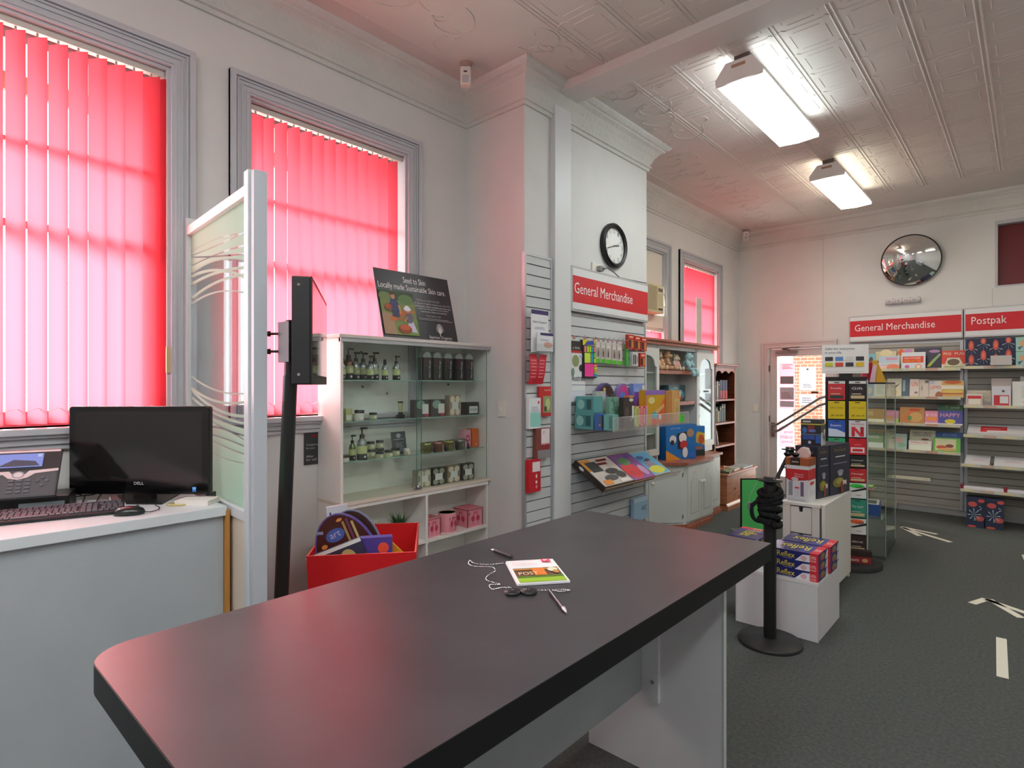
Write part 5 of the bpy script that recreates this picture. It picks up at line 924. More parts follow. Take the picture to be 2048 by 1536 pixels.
for k, (y, z, w, h, c, lb, b) in enumerate(((7.30, 1.3645, .06, .20, '#5a2028', 'dark maroon book at the left of the top bookcase shelf', None), (7.375, 1.3645, .035, .235, '#c9c8c0', 'thin pale book beside the dark maroon one', None), (7.425, 1.3645, .04, .23, '#3a3a3c', 'charcoal book left of the blue and red volumes', None), (7.49, 1.3645, .07, .25, '#1f3358', 'left of the blue and red volumes on the top bookcase shelf', '#b02a2a'), (7.575, 1.3645, .07, .25, '#1f3358', 'middle of the blue and red volumes on the top bookcase shelf', '#b02a2a'), (7.66, 1.3645, .07, .25, '#24406c', 'brightest blue and red volume, at the right of the set', '#d0322c'),
 (7.35, 1.0595, .05, .20, '#3a2c24', 'brown book on the second bookcase shelf', None), (7.41, 1.0595, .04, .15, '#b0a878', 'short tan book on the second bookcase shelf', None), (7.47, 1.0595, .05, .21, '#2a4038', 'dark green book on the second bookcase shelf', None), (7.54, 1.0595, .06, .235, '#35302c', 'tall black book on the second bookcase shelf', None), (7.61, 1.0595, .035, .235, '#4a7068', 'tall thin teal book at the right of the second bookcase shelf', None))):
    book(y, z, w, h, c, lb, band=b)
book(7.40, .7645, .02, .20, '#d0cfcb', 'white booklet leaning at the left of the third bookcase shelf', tilt=-.3); book(7.56, .7645, .16, .225, '#b08038', 'gold and brown picture book facing out on the third bookcase shelf', d=.03, sh=[('r', 0, 0, 1, .45, '#3a3228'), ('r', .1, .55, .9, .9, '#c8963c')])
t = thing('pine_chest', 'low pine blanket chest with books on its lid, in front of the bookcase', 'chest', (0, 0, 0))
cx0, cx1, cy0, cy1 = -2.985, -2.79, 7.03, 8.02
g = G(); g.box(cx0, cx1, cy0, cy1, .07, .425, PINE); [g.cyl((cx1, y, z), (cx1+.001, y, z), .02, .018, M('#5a2f1c'), 12) for y, z in ((7.28, .24), (7.42, .12), (7.75, .30))]; g.obj('chest_box', t)
g = G(); g.box(cx0-.01, cx1+.02, cy0-.02, cy1+.02, .425, .45, PINE); g.obj('lid', t, bev=.006)
g = G(); g.box(cx0-.01, cx1+.018, cy0-.018, cy1+.018, 0, .055, PINE); g.prism([(cx1, .085), (cx1, .05), (cx1+.022, .05), (cx1+.018, .062)], cy0-.02, cy1+.02, M('#dcb79a', .4), 'y'); g.obj('plinth', t)
for (y, x, z, w, d, h, c, rz, lb) in ((7.20, -2.90, .4505, .26, .18, .02, '#3c4a34', .2, 'dark green picture book lying at the front end of the chest lid'), (7.22, -2.90, .471, .22, .16, .012, '#8a9a6a', -.1, 'thin olive magazine on top of the dark green book'), (7.45, -2.92, .4505, .26, .19, .022, '#d9d6d0', .1, 'white magazine stack in the middle of the chest lid'), (7.78, -2.9, .4505, .34, .19, .02, '#9fb0bc', 0, 'pale blue flat pack at the far end of the chest lid'), (7.12, -2.93, .484, .1, .1, .014, '#c9604a', .5, 'small red booklet on the near end of the chest')):
    g = G(); g.box(-d/2, d/2, -w/2, w/2, 0, h, M(c, .4)); art(g, (-d/2, -w/2, h), (d, 0, 0), (0, w, 0), [('r', .1, .1, .9, .5, '#b9b0a0'), ('r', .1, .6, .6, .85, c)]); put(g, 'magazine', lb, 'magazine', (x, y, z), rz)
g = G(); g.box(-.05, .05, -.04, .04, 0, .04, M('#b5683a')); g.prism([(-.03, 0), (.03, 0), (0, .06)], -.02, .02, M('#c9764a'), 'y'); put(g, 'wooden_ornament', 'little brown wooden ornament standing on the chest books', 'ornament', (-2.95, 7.33, .45))
# ================================================================ floor plinth with reams, stanchions
t = thing('white_plinth', 'low white laminate plinth carrying the stacked paper reams', 'plinth', (-1.205, 4.07, 0))
g = G(); g.box(-.245, .245, -.26, .26, .0, .335, M('#d5d6da', .3)); g.obj('box', t); g = G(); g.box(-.247, .247, -.262, .262, .337, .356, M('#dde0e0', .3)); g.obj('top_board', t); g = G(); g.box(-.249, -.246, -.262, .262, 0, .335, M('#c9cdd0')); g.box(.246, .249, -.262, -.255, 0, .335, M('#b9bfc0')); g.obj('edge_strip', t)
NV = '#2b2f6e'
def ream(x, y, z, lb, rz=0.0, grp='reams of copy paper'):
    w, d, h = .297, .21, .0555
    fr = [('p', [(.55, 0), (.62, .35), (.7, .75), (.84, .82), (.84, 0)], '#dfe3ec'), ('e', .72, .35, .06, .28, '#d9b0b8'), ('r', .84, 0, 1, 1, '#d42a38'), ('t', '10%', .855, .4, .96, .75, '#f0e0e0'), ('t', 'MORE', .855, .12, .96, .3, '#f0e0e0'), ('t', 'Reflex', .2, .22, .55, .82, '#e0d43a'), ('r', .32, .08, .5, .13, '#8a90c8')]
    tp = [('p', [(.6, 0), (.62, .5), (.74, .9), (.84, 1), (.84, 0)], '#3a3f8e'), ('r', .84, 0, 1, 1, '#d42a38'), ('u', 'Reflex', .16, .25, .76, .72, '#e0d43a'), ('u', 'MORE', .86, .3, .98, .6, '#f0e0e0')]
    sd = [('r', 0, 0, 1, 1, '#2b2f6e'), ('e', .45, .5, .25, .38, '#8a7a3c'), ('e', .35, .35, .12, .2, '#b03a4a'), ('p', [(.7, 0), (1, 0), (1, 1), (.82, .8)], '#c9d0dc')]
    g = pbox(w, d, h, NV, fr, sd, sd, tp, r=.2); put(g, 'paper_ream', lb, 'paper ream', (x, y, z), rz, grp, bev=0)
for k, nm in enumerate(('bottom', 'middle', 'top')):
    ream(-1.112, 3.835, .3565+.056*k, nm+' ream of the front stack on the white plinth'); ream(-1.10, 4.062, .3565+.056*k, nm+' ream of the stack behind the front one')
    ream(-1.355, 4.09, .3565+.056*k, nm+' ream of the left stack, turned sideways behind the black post', R90)
def stanchion(x, y, lb, cardy=False):
    t = thing('stanchion', lb, 'queue post', (x, y, 0))
    g = G(); g.lathe([(.18, 0), (.182, .012), (.178, .022), (.06, .028), (.04, .034)], mt=M('#232526', .5), n=48); g.obj('base', t)
    g = G(); g.cyl((0, 0, .03), (0, 0, .95), .036, .036, M('#141515', .4), 28); g.obj('post', t)
    g = G(); g.lathe([(.036, .95), (.036, .975), (.07, .978), (.07, .984), (.036, .986), (.036, 1.0), (.03, 1.004)], mt=M('#1d1e1f', .3), n=28); g.obj('cap', t)
    return t
stanchion(-1.177, 3.624, 'black queue post with rope wound round its head, in front of the plinth'); stanchion(-1.60, 5.45, 'second black queue post behind the white gateleg table')
WEB = noisy('black_webbing', '#0e0f10', '#1c1d1f', 60, r=.85, bump=.6, bscale=200)
g = G()
for k in range(6):
    pts = []; z = .93-.036*k
    for j in range(19): a = 2*PI*j/18+k; pts.append((.053*math.cos(a)+.008*math.sin(3*a+k), .053*math.sin(a), z-.02+.018*math.sin(a+k*.9)))
    g.tube(pts, .017+.003*(k % 2), WEB, 8)
g.tube(sm([(-.05, -.03, .86), (-.09, -.04, .82), (-.085, -.05, .76), (-.05, -.05, .735), (.03, -.05, .75)]), .012, WEB, 8)
g.tube(sm([(.03, -.02, .87), (.03, .12, .87), (-.10, .5, .85), (-.27, 1.0, .84), (-.38, 1.5, .88), (-.42, 1.79, .95)]), .016, WEB, 8)
put(g, 'queue_rope', 'thick black rope wound round the head of the front queue post', 'rope', (-1.177, 3.624, 0))
g = G(); g.tube(sm([(-.07, -.0, .97), (-.10, -.02, .90), (-.115, -.02, .86), (-.11, -.03, .83)]), .0014, M('#b9c9b9', .3), 5); g.box(-.118, -.10, -.05, -.03, .80, .838, CHROME); put(g, 'wire_tag', 'thin silver wire and clip hanging from the front queue post', 'clip', (-1.177, 3.624, 0))
# green floor sign behind the posts
t = thing('green_floor_sign', 'green panel in a black frame standing near the door, behind the queue post', 'floor sign', (-2.19, 6.22, 0), math.radians(44))
g = G(); g.box(-.135, .135, 0, .02, .005, .565, BLACK); g.obj('frame', t, bev=.008); g = G(); g.box(-.12, .12, -.003, 0, .02, .55, M('#62d274', .35)); g.obj('green_panel', t)
g = G(); g.box(-.2, .17, -.12, .13, 0, .006, M('#5a5d5c')); g.obj('base_plate', t)
# ================================================================ gateleg table and what stands on it
NW = M('#dcdcd6', .35)
t = thing('gateleg_table', 'folded white gateleg table with little drawers, behind the plinth', 'table', (-1.245, 4.55, 0)); ZT = .69
g = G(); g.box(-.15, .118, -.005, .79, ZT-.022, ZT, NW); g.obj('table_top', t, bev=.002)
g = G(); g.box(-.14, -.12, 0, .785, .03, ZT-.022, NW); g.box(.088, .108, 0, .785, .03, ZT-.022, NW); g.box(-.12, .088, .77, .785, .03, ZT-.022, NW); g.box(-.12, .088, .018, .77, .03, .05, NW); g.obj('case', t)
for k in range(3):
    z1 = ZT-.03-.2*k; z0 = z1-.19; g = G(); g.prism([(-.085, z0), (.055, z0), (.055, z1), (.0, z1), (-.004, z1-.035), (-.026, z1-.035), (-.03, z1), (-.085, z1)], 0, .016, NW, 'y'); g.box(-.03, 0, .010, .012, z1-.036, z1, M('#171717')); g.obj('drawer', t)
g = G(); g.box(-.12, -.088, .002, .016, .03, ZT-.022, NW); g.box(.058, .088, .002, .016, .03, ZT-.022, NW); g.obj('stile', t)
g = G(); g.box(.122, .145, .0, .79, .03, ZT+.004, NW); g.obj('drop_leaf', t, bev=.004)
for y in (.05, .74): g = G(); g.box(.11, .14, y, y+.03, 0, .03, WHITE); g.obj('foot', t)
MZ = ZT+.0005
RB = math.radians(-79.3)   # long sides run along the table
def coffee(loc, w, d, lb, h=.395):
    sh = lambda s: [('t', 'fantasia', .2, .86, .8, .92, '#8f7a4a'), ('t', 'mini', .4, .93, .6, .95, '#8f7a4a'), ('r', .25, .745, .75, .765, '#d8d8dc'), ('r', .15, .61, .85, .63, '#7f86a0'), ('e', .5, .45, .16, .04, '#8a8f9c'), ('e', .5, .4, .12, .04, '#9a9fa8'), ('e', .4, .24, .3, .10, '#77732e'), ('e', .45, .26, .18, .06, '#9a9440'), ('r', .5, .02, .66, .24, '#8a3a2c'), ('r', .62, .16, .8, .26, '#e0d0cc'), ('e', .7, .12, .1, .07, '#3a3c50')]
    put(pbox(w, d, h, '#25283a', sh(0), sh(1), sh(1)), 'dark_gift_box', lb, 'box', loc, math.radians(-10.7))
coffee((-1.29, 4.80, MZ), .17, .19, 'nearer of the two tall navy boxes on the gateleg table'); coffee((-1.255, 4.995, MZ), .18, .34, 'farther tall navy box on the gateleg table')
put(pbox(.155, .17, .265, '#d4d8dc', [('r', 0, .62, 1, .9, '#c2262e'), ('p', [(0, .62), (.2, .56), (.5, .68), (.8, .6), (1, .66), (1, .62)], '#c2262e'), ('e', .4, .62, .16, .05, '#c9c4c8'), ('r', .12, .15, .3, .55, '#8a8f9c'), ('r', .38, .12, .6, .42, '#c9ccd4'), ('r', .4, .36, .6, .4, '#c2262e'), ('r', .66, .15, .8, .55, '#6a5a78'), ('t', 'Mason', .4, .74, .8, .78, '#f0dcdc'), ('t', 'Shaker', .4, .68, .8, .72, '#f0dcdc'), ('r', .1, .02, .9, .08, '#b4b8c0')], [('r', 0, .6, 1, .9, '#c2262e'), ('e', .5, .5, .3, .05, '#d0584a'), ('r', .2, .15, .8, .3, '#c9ccd4')]), 'jar_set_box', 'red and white boxed set of jars at the front of the gateleg table', 'box', (-1.30, 4.60, MZ), math.radians(-2))
put(pbox(.165, .16, .055, '#9c5328', [('r', .2, .0, .62, 1, '#2f1f1a'), ('r', .27, .4, .55, .55, '#b9a9a0')], [('r', 0, 0, 1, 1, '#8a4a26')], top=[('r', .2, 0, .62, 1, '#2f1f1a')]), 'brown_gift_box', 'flat brown box with a dark band on top of the boxed jars', 'box', (-1.30, 4.603, MZ+.2655), math.radians(-2))
g = G(); g.prism([(-.06, 0), (.05, 0), (.055, .03), (.04, .07), (0, .075), (-.02, .05), (-.06, .012)], 0, .06, M('#dcc3c0', .5), 'y'); put(g, 'pink_paper', 'crumpled pale pink paper on the brown gift box', 'paper', (-1.29, 4.66, MZ+.3215), 0, bev=.008)
g = G()
for q in (0, 1): g.ball((.055*q, 0, .02), .026, .008, .018, BLACKG, 14, 8)
g.tube([(-.025, 0, .028), (.08, 0, .028)], .003, BLACKG, 6); g.tube([(-.025, 0, .026), (-.05, .08, .02)], .002, BLACKG, 6); g.tube([(.08, 0, .026), (.085, .08, .02)], .002, BLACKG, 6)
put(g, 'sunglasses', 'black sunglasses lying on the front edge of the brown gift box', 'sunglasses', (-1.375, 4.625, MZ+.3215), .1)
put(pbox(.14, .15, .20, '#20242e', [('r', 0, .86, 1, 1, '#34363c'), ('r', .1, .89, .5, .95, '#c9ccd0'), ('r', 0, .80, 1, .84, '#c9c83a'), ('e', .2, .58, .12, .12, '#3a6ab8'), ('r', .35, .5, .7, .78, '#7a3434'), ('r', .42, .52, .75, .62, '#5a78b8'), ('r', 0, .42, 1, .44, '#8fa0b8'), ('r', .1, .22, .7, .4, '#2c4a9c'), ('r', .75, .1, 1, .4, '#2a5ab0'), ('e', .45, .12, .08, .06, '#c9d0e0')], [('r', 0, .86, 1, 1, '#34363c'), ('r', 0, .80, 1, .84, '#c9c83a'), ('r', 0, 0, .6, .5, '#cfd8d2'), ('r', .0, .5, 1, .8, '#4a4f48'), ('p', [(.5, .75), (.75, .7), (.6, .2), (.4, .3)], '#16181c'), ('r', .6, 0, 1, .6, '#d4dadc'), ('p', [(.6, .3), (.95, .5), (.8, .05)], '#2c3f6a')]), 'torch_set_box', 'small black and blue boxed torch set on top of the navy boxes', 'box', (-1.275, 4.86, MZ+.3965), math.radians(3))
# ================================================================ gift card tower
t = thing('gift_card_stand', 'black gift card stand with a white sign on top and a round base', 'card stand', (-1.195, 5.66, 0), math.radians(20))
g = G(); g.lathe([(.262, 0), (.262, .045), (.255, .05), (.02, .052)], mt=M('#1d1e1f', .7), n=48); g.obj('base', t)
g = G(); g.box(-.165, .150, .0, .03, .14, 1.625, M('#121213', .5)); g.box(.145, .155, -.02, .06, .14, 1.6, M('#9fb0ac', .3)); g.obj('card_panel', t); g = G(); g.cyl((0, .04, .05), (0, .04, 1.74), .018, .018, BLACK); g.obj('pole', t)
g = G(); g.box(-.195, .16, -.012, -.008, 1.655, 1.905, WHITE)
art(g, (-.195, -.0125, 1.655), (.355, 0, 0), (0, 0, .25), [('t', 'Gifts for everyone', .07, .8, .7, .9, '#4a4e52'), ('t', 'in your life', .07, .67, .42, .77, '#4a4e52')]+[('r', .07+.22*(k % 4), .44-.2*(k//4), .24+.22*(k % 4), .58-.2*(k//4), c) for k, c in enumerate(('#35353a', '#5a8ac8', '#d8d8d8', '#35353a', '#c9c832', '#d04a40', '#35353a', '#d8b424'))]+[('r', .1, .06, .9, .07, '#b9bcc0')]); g.obj('header_sign', t)
g = G(); g.box(-.06, .04, -.008, .05, 1.60, 1.66, BLACK); g.obj('sign_bracket', t)
cards = [('#c8343a', '#d8dad8', 'Everyday', 0), ('#2a2022', '#d8dad8', 'Gift', 1), ('#d8c01c', '#d8c01c', 'GIFT CARD', 0), ('#d8c01c', '#d8c01c', 'GIFT CARD', 1), ('#2c5ab8', '#2c5ab8', 'Steam', 0), ('#d9d6dc', '#d9d6dc', 'N', 1), ('#3aa874', '#3aa874', 'bonus', 0), ('#d0202c', '#d0202c', 'card', 1), ('#d9a02c', '#2a2a2c', 'food', 0), ('#262628', '#262628', 'Hotel', 1), ('#a0a8b0', '#505a60', 'home', 0), ('#c82a30', '#c82a30', 'Hotel', 1), ('#e0e0dc', '#3ad04a', 'Ultimate', 0), ('#dfe3e0', '#3ad048', 'HIM', 1), ('#8ab8c8', '#8ab8c8', 'spa', 0), ('#2f8f78', '#2f8f78', 'The Card', 1), ('#e0e0dc', '#e86a3a', 'kids', 0), ('#dfdfdc', '#f0683c', 'HER', 1), ('#2c2420', '#2c2420', 'movie', 0), ('#3a2a26', '#3a2a26', 'dine', 1)]
hts = [.175, .165, .155, .15, .11, .125, .14, .165, .145, .145]; z = 1.60
for r_ in range(10):
    h = hts[r_]*.98; z -= hts[r_]
    for q in (0, 1):
        c, tc_, tx, _ = cards[2*r_+q]; x = -.083+.158*q; g = G(); w = .128
        g.box(x-w/2, x+w/2, -.028, -.006, z, z+h-.008, M(c, .35))
        sh = [('r', .0, .86, 1, 1, tc_), ('r', .35, .9, .65, .95, '#2a2a2a')]
        if tx == 'N': sh = [('t', 'NETFLIX', .12, .72, .88, .82, '#c8202c'), ('p', [(.14, .04), (.34, .04), (.34, .62), (.14, .62)], '#c8202c'), ('p', [(.66, .04), (.86, .04), (.86, .62), (.66, .62)], '#b01c26'), ('p', [(.14, .62), (.34, .62), (.86, .04), (.66, .04)], '#d8323a'), ('r', .35, .92, .65, .96, '#3a3a3a')]
        elif tx == 'GIFT CARD': sh += [('t', 'GIFT CARD', .12, .58, .88, .68, '#8a7a1c'), ('t', 'JB HI-FI', .12, .12, .88, .24, '#2c2a18')]
        elif tx == 'Steam': sh += [('p', [(0, 0), (1, 0), (1, .25), (.5, .45), (0, .5)], '#cfdcf0'), ('t', 'Steam.', .12, .62, .8, .76, '#e4ecf8')]
        elif tx == 'card': sh += [('r', .1, .12, .9, .45, '#e8e0e0'), ('r', .2, .2, .8, .36, '#d0202c'), ('r', .3, .6, .7, .63, '#f0b0b0')]
        elif tx in ('HIM', 'HER', 'Ultimate', 'kids'): sh = [('e', .45, .82, .42, .14, tc_), ('p', [(0, .45), (1, .75), (1, .6), (.3, .42)], '#1c1c1e'), ('t', tx, .4, .66, .9, .8, '#1c1c1e'), ('r', .4, .2, .7, .24, '#c86a6a')]
        else: sh += [('t', tx, .15, .55, .8, .68, '#e8e4dc'), ('r', .15, .3, .7, .34, '#d8c8b0'), ('r', .1, .08, .9, .24, '#c9b88a' if q else '#2a3a34')]
        art(g, (x-w/2, -.028, z), (w, 0, 0), (0, 0, h-.008), sh)
        nm = ('red', 'dark', 'yellow', 'yellow', 'blue', 'white and red', 'green', 'red', 'gold', 'black', 'grey', 'red', 'green topped', 'bright green topped', 'pale blue', 'teal', 'orange topped', 'orange and white', 'dark brown', 'brown')[2*r_+q]
        o = g.obj('gift_card'); o.parent = None; o.matrix_world = Matrix.Translation((-1.195, 5.66, 0)) @ Matrix.Rotation(math.radians(20), 4, 'Z')
        tag(o, '%s gift card, %s column of the card stand, row %s from top' % (nm, 'left' if not q else 'right', ('one', 'two', 'three', 'four', 'five', 'six', 'seven', 'eight', 'nine', 'ten')[r_]), 'gift card', 'gift cards on the stand')
g = G(); g.box(-.11, .11, -.06, .03, 0, .055, M('#8a1f26')); g.box(-.08, .12, -.05, .03, .055, .10, M('#2b1c18')); art(g, (-.11, -.06, 0), (.22, 0, 0), (0, 0, .055), [('t', 'treats', .2, .3, .6, .7, '#f0dcd4'), ('e', .8, .5, .1, .3, '#c89a6a')])
put(g, 'snack_box', 'dark red and brown boxed treats at the foot of the card stand', 'box', (-1.125, 5.60, .052), math.radians(20))
# tall glass showcase
GX = [(-1.225, 5.93), (-.965, 6.0), (-1.01, 6.78), (-1.27, 6.72)]
t = thing('glass_showcase', 'tall empty-looking frameless glass showcase behind the gift card stand', 'showcase', (0, 0, 0))
g = G(); g.prism(GX, .0, .03, M('#3c4240', .4)); g.obj('base', t)
for i in range(4):
    a, b = GX[i], GX[(i+1) % 4]; d = Vector((b[0]-a[0], b[1]-a[1], 0)).normalized(); n = Vector((d.y, -d.x, 0))*.0025; P_ = [Vector((*a, 0))-n, Vector((*b, 0))-n, Vector((*b, 0))+n, Vector((*a, 0))+n]
    g = G(); g.prism([(p.x, p.y) for p in P_], .03, 1.56, CABG); 
    g.cyl((a[0], a[1], .03), (a[0], a[1], 1.56), .004, .004, M('#7fa89c' if i % 2 else '#a9c4bc', .2), 8); g.obj('glass_side', t)
g = G(); g.prism([(x*.98-.02, y) for x, y in GX], 1.562, 1.578, M('#15171a', .4)); g.obj('top_plate', t)
for z in (.35, .72, 1.1): g = G(); g.prism([(-1.225, 5.95), (-.985, 6.01), (-1.025, 6.76), (-1.25, 6.70)], z, z+.006, CABG); g.obj('glass_shelf', t)
put(pbox(.20, .30, .10, '#2f5cae', [('r', .1, .3, .6, .6, '#4a78c8')], [('r', .1, .3, .9, .6, '#3f6cc0')], top=[('r', .04, .03, .96, .97, '#dfe6ea'), ('r', .15, .2, .85, .8, '#4f5a5c')]), 'blue_tablet_box', 'blue and white boxed tablet on a low shelf of the glass showcase', 'box', (-1.13, 6.12, .357), math.radians(8))
g = G(); g.prism([(0, 0), (.16, 0), (.10, .19), (.02, .17)], 0, .03, M('#b52f48', .4), 'y'); g.prism([(.10, .0), (.2, 0), (.12, .2), (.085, .2)], -.03, -.005, M('#d2a02a', .4), 'y'); g.prism([(.05, 0), (.09, 0), (.11, .16), (.08, .16)], -.05, -.04, M('#d8b8c4', .3), 'y')
put(g, 'gift_packets', 'pink and yellow gift packets standing on top of the glass showcase', 'packets', (-1.17, 6.1, 1.579), math.radians(35))
# ================================================================ arrows and marks of tape on the carpet
TAPE = M('#dcdccf', .6)
def strip(g, p, q, w=.05, z=.0016):
    p = Vector((*p, 0)); q = Vector((*q, 0)); d = (q-p).normalized(); n = Vector((-d.y, d.x, 0))*w/2; g.add([tuple((p-n)+Vector((0,0,z))), tuple((q-n)+Vector((0,0,z))), tuple((q+n)+Vector((0,0,z))), tuple((p+n)+Vector((0,0,z)))], [(0, 1, 2, 3)], TAPE)
    g.add([tuple(p-n), tuple(q-n), tuple(q+n), tuple(p+n)], [(3, 2, 1, 0)], TAPE)
def arrow(pts, lb):
    g = G(); [strip(g, a, b) for a, b in pts]; tag(g.obj('floor_arrow'), lb, 'floor arrow')
arrow([((-1.06, 7.52), (-.735, 7.40)), ((-1.05, 7.49), (-.60, 7.12)), ((-1.05, 7.50), (-.86, 7.20))], 'white tape arrow on the carpet near the glass showcase')
arrow([((-.06, 7.04), (.25, 6.75)), ((-.05, 7.03), (.2, 7.25)), ((-.05, 7.03), (-.02, 6.7))], 'white tape arrow cut off by the right edge of the picture, farther one')
arrow([((-.25, 5.40), (.35, 5.02)), ((-.25, 5.41), (-.32, 5.23)), ((-.235, 5.42), (-.055, 5.13))], 'large white tape arrow on the carpet at the right')
arrow([((-.142, 4.64), (-.118, 4.02))], 'straight white tape strip on the carpet at the right')
arrow([((-2.33, 6.50), (-2.02, 6.66))], 'white tape mark on the carpet by the green floor sign')
arrow([((-2.16, 6.95), (-2.02, 7.02))], 'small white tape mark farther off near the door')
# ================================================================ far wall: two shelving bays
def bay(cx, lb):
    return slatwall(lb, (cx, YF-.002, 0), 0, 1.18, .07, 2.06, 2.015, frame=.03, grooves=M('#5c5a54'), board=M('#a9a7a0', .5))
b1 = bay(-1.195, 'slat wall bay with four rows of picture books on the far wall'); b2 = bay(-.005, 'slat wall bay of postal packaging at the right of the far wall')
header('far red and white merchandise sign above the picture books', (-1.195, YF-.002, 2.105), 0, 1.18, 'General Merchandise', .07, .915, h=.34, d=.06)
header('red and white parcel pack sign at the right edge', (-.005, YF-.002, 2.105), 0, 1.18, 'Postpak', .068, .38, h=.345, red0=.075, red1=.272, tz0=.12, tz1=.235, d=.06)
SWH = M('#c9ccc4', .4)
def shelf(x0, x1, z, d, lb, lip=.0, ticket='#d8cfa8', cat='shelf'):
    t = thing('display_shelf', lb, cat, ((x0+x1)/2, YF-.03, z)); w = (x1-x0)/2
    g = G(); g.box(-w, w, -d, 0, -.012, 0, SWH); g.obj('shelf_board', t)
    g = G(); g.box(-w, w, -d-.006, -d, -.022, .012+lip, SWH); [g.box(-w+2*w*k/7+.01, -w+2*w*(k+.75)/7, -d-.0075, -d-.006, -.018, .010, M(c, .5)) for k, c in enumerate((ticket, '#c9b0a0', ticket, '#b8c0a0', ticket, '#c9a088', ticket))]; g.obj('ticket_rail', t); return t
shelf(-1.78, -.61, 1.74, .26, 'top picture book shelf on the far wall'); shelf(-1.78, -.61, 1.405, .26, 'second picture book shelf on the far wall'); shelf(-1.78, -.61, 1.085, .28, 'third picture book shelf on the far wall'); shelf(-1.78, -.61, .765, .26, 'fourth picture book shelf on the far wall')
t = thing('display_shelf', 'short empty acrylic shelf low on the picture book bay', 'shelf', (-1.08, YF-.03, .44)); g = G(); g.box(-.19, .19, -.26, 0, -.006, 0, ACRY); g.box(-.19, .19, -.27, -.26, -.022, .016, M('#dad6c0', .4)); g.obj('shelf_board', t)
def bk(x0, x1, z, h, c, lb, sh=(), y=8.36, d=.02, tilt=-.2, nm='picture_book'):
    put(pbox(x1-x0, d, h, c, sh, r=.4), nm, lb, 'book', ((x0+x1)/2, y, z+.001), 0, tilt=tilt)
V = ('#e8d8c8', '#f0e0e0')
R1, R2, R3, R4 = 1.74, 1.405, 1.085, .765
bk(-1.56, -1.47, R1, .21, '#7ab8c4', 'pale turquoise book at the left of the top book shelf', [('e', .5, .6, .25, .2, '#5a4a44'), ('r', .2, .1, .8, .3, '#d8c060')], y=8.42)
bk(-1.47, -1.25, R1, .235, '#cfcba8', 'cream baby picture book behind the pale blue one, top row', [('e', .5, .9, .3, .2, '#e0d8a8'), ('e', .1, .4, .08, .1, '#8a5a4a')], y=8.44)
bk(-1.42, -1.205, R1, .17, '#b9d0e0', 'pale blue and coral book at the front of the top row', [('r', .35, .7, .9, .88, '#d89ab8'), ('r', 0, .4, 1, .48, '#e8dcd8'), ('e', .7, .15, .32, .25, '#e88a6a'), ('r', 0, 0, .4, .3, '#e8c8bc')], y=8.36)
bk(-1.24, -1.06, R1, .255, '#d8d0a0', 'orange and lilac topped book half hidden in the top row', [('e', .2, .85, .18, .16, '#e0623a'), ('e', .6, .9, .25, .1, '#c88ac0')], y=8.46)
bk(-1.185, -.945, R1, .21, '#d3dce4', 'white book with a red title box in the middle of the top row', [('r', .05, .38, .92, .76, '#e04a34'), ('t', 'HEAD SHOULDERS', .12, .6, .8, .71, '#f4dcd4'), ('t', 'KNEES and TOES', .12, .43, .8, .55, '#f0b42c'), ('e', .25, .15, .1, .1, '#c86aa0'), ('e', .72, .15, .14, .16, '#e09a80'), ('e', .72, .15, .09, .1, '#e8e0d0')])
bk(-1.07, -.80, R1, .265, '#33304a', 'dark blue book with a rainbow swoosh in the top row', [('p', [(.45, .1), (.6, .12), (.98, .65), (.93, .72), (.7, .45)], '#b8c83a'), ('p', [(.6, .2), (.7, .28), (.96, .68), (.9, .7)], '#7ac0a8'), ('e', .75, .82, .2, .07, '#b088b8')], y=8.44)
bk(-.79, -.57, R1, .215, '#d8402c', 'red pug picture book at the right of the top row', [('r', 0, 0, 1, .26, '#d8d0b0'), ('p', [(.15, .26), (.25, .6), (.75, .6), (.9, .26)], '#dcd8c0'), ('e', .5, .36, .26, .18, '#6a5a48'), ('t', 'PIG', .08, .76, .4, .9, '#f0e0cc'), ('t', 'PUG', .55, .76, .95, .9, '#f0e0cc'), ('r', .1, .08, .9, .12, '#8a9a6a')])
bk(-1.60, -1.47, R2, .19, '#8ca4b4', 'grey blue book behind the showcase glass, second row', [('e', .5, .4, .35, .25, '#c8b8a8')]); bk(-1.47, -1.34, R2, .20, '#cfd0c0', 'pale lined book in the second row', lines(5, .2, .8, .2, .8, '#a8b0a0'))
bk(-1.34, -1.19, R2, .23, '#d8d4bc', 'cream book with a black swallow shape in the second row', [('p', [(.1, .7), (.5, .55), (.9, .75), (.55, .45)], '#3a3430'), ('e', .5, .25, .2, .2, '#c9b888')], y=8.40)
bk(-1.19, -1.10, R2, .235, '#5a7080', 'dark blue grey book in the second row', [('r', .1, .3, .4, .9, '#a8bcc4')], y=8.42); bk(-1.10, -1.01, R2, .22, '#dccfc8', 'pale book with an orange word in the second row', [('t', 'UN', .2, .6, .85, .85, '#d8602c'), ('e', .7, .25, .2, .06, '#8a8480')])
bk(-1.01, -.915, R2, .215, '#d8ccc0', 'pale pink book with a small brown house in the second row', [('r', .6, .8, 1, .95, '#7a6a60'), ('e', .3, .5, .08, .15, '#a89a90')], y=8.38)
bk(-.91, -.79, R2, .20, '#d4cdc4', 'white book with red letters at the left of the biscuit coloured one', [('t', 'LEMO', .1, .5, .95, .7, '#c83a2c'), ('e', .2, .9, .25, .1, '#b0bcd0'), ('e', .8, .1, .3, .25, '#a86a4a')]); bk(-.79, -.585, R2, .20, '#cfa860', 'gold and red long book at the right end of the second row', [('r', 0, .5, 1, .72, '#e0dcc8'), ('e', .5, .9, .4, .1, '#c8622c'), ('r', 0, .2, 1, .26, '#b84a30'), ('e', .5, .35, .45, .09, '#d8c060')])
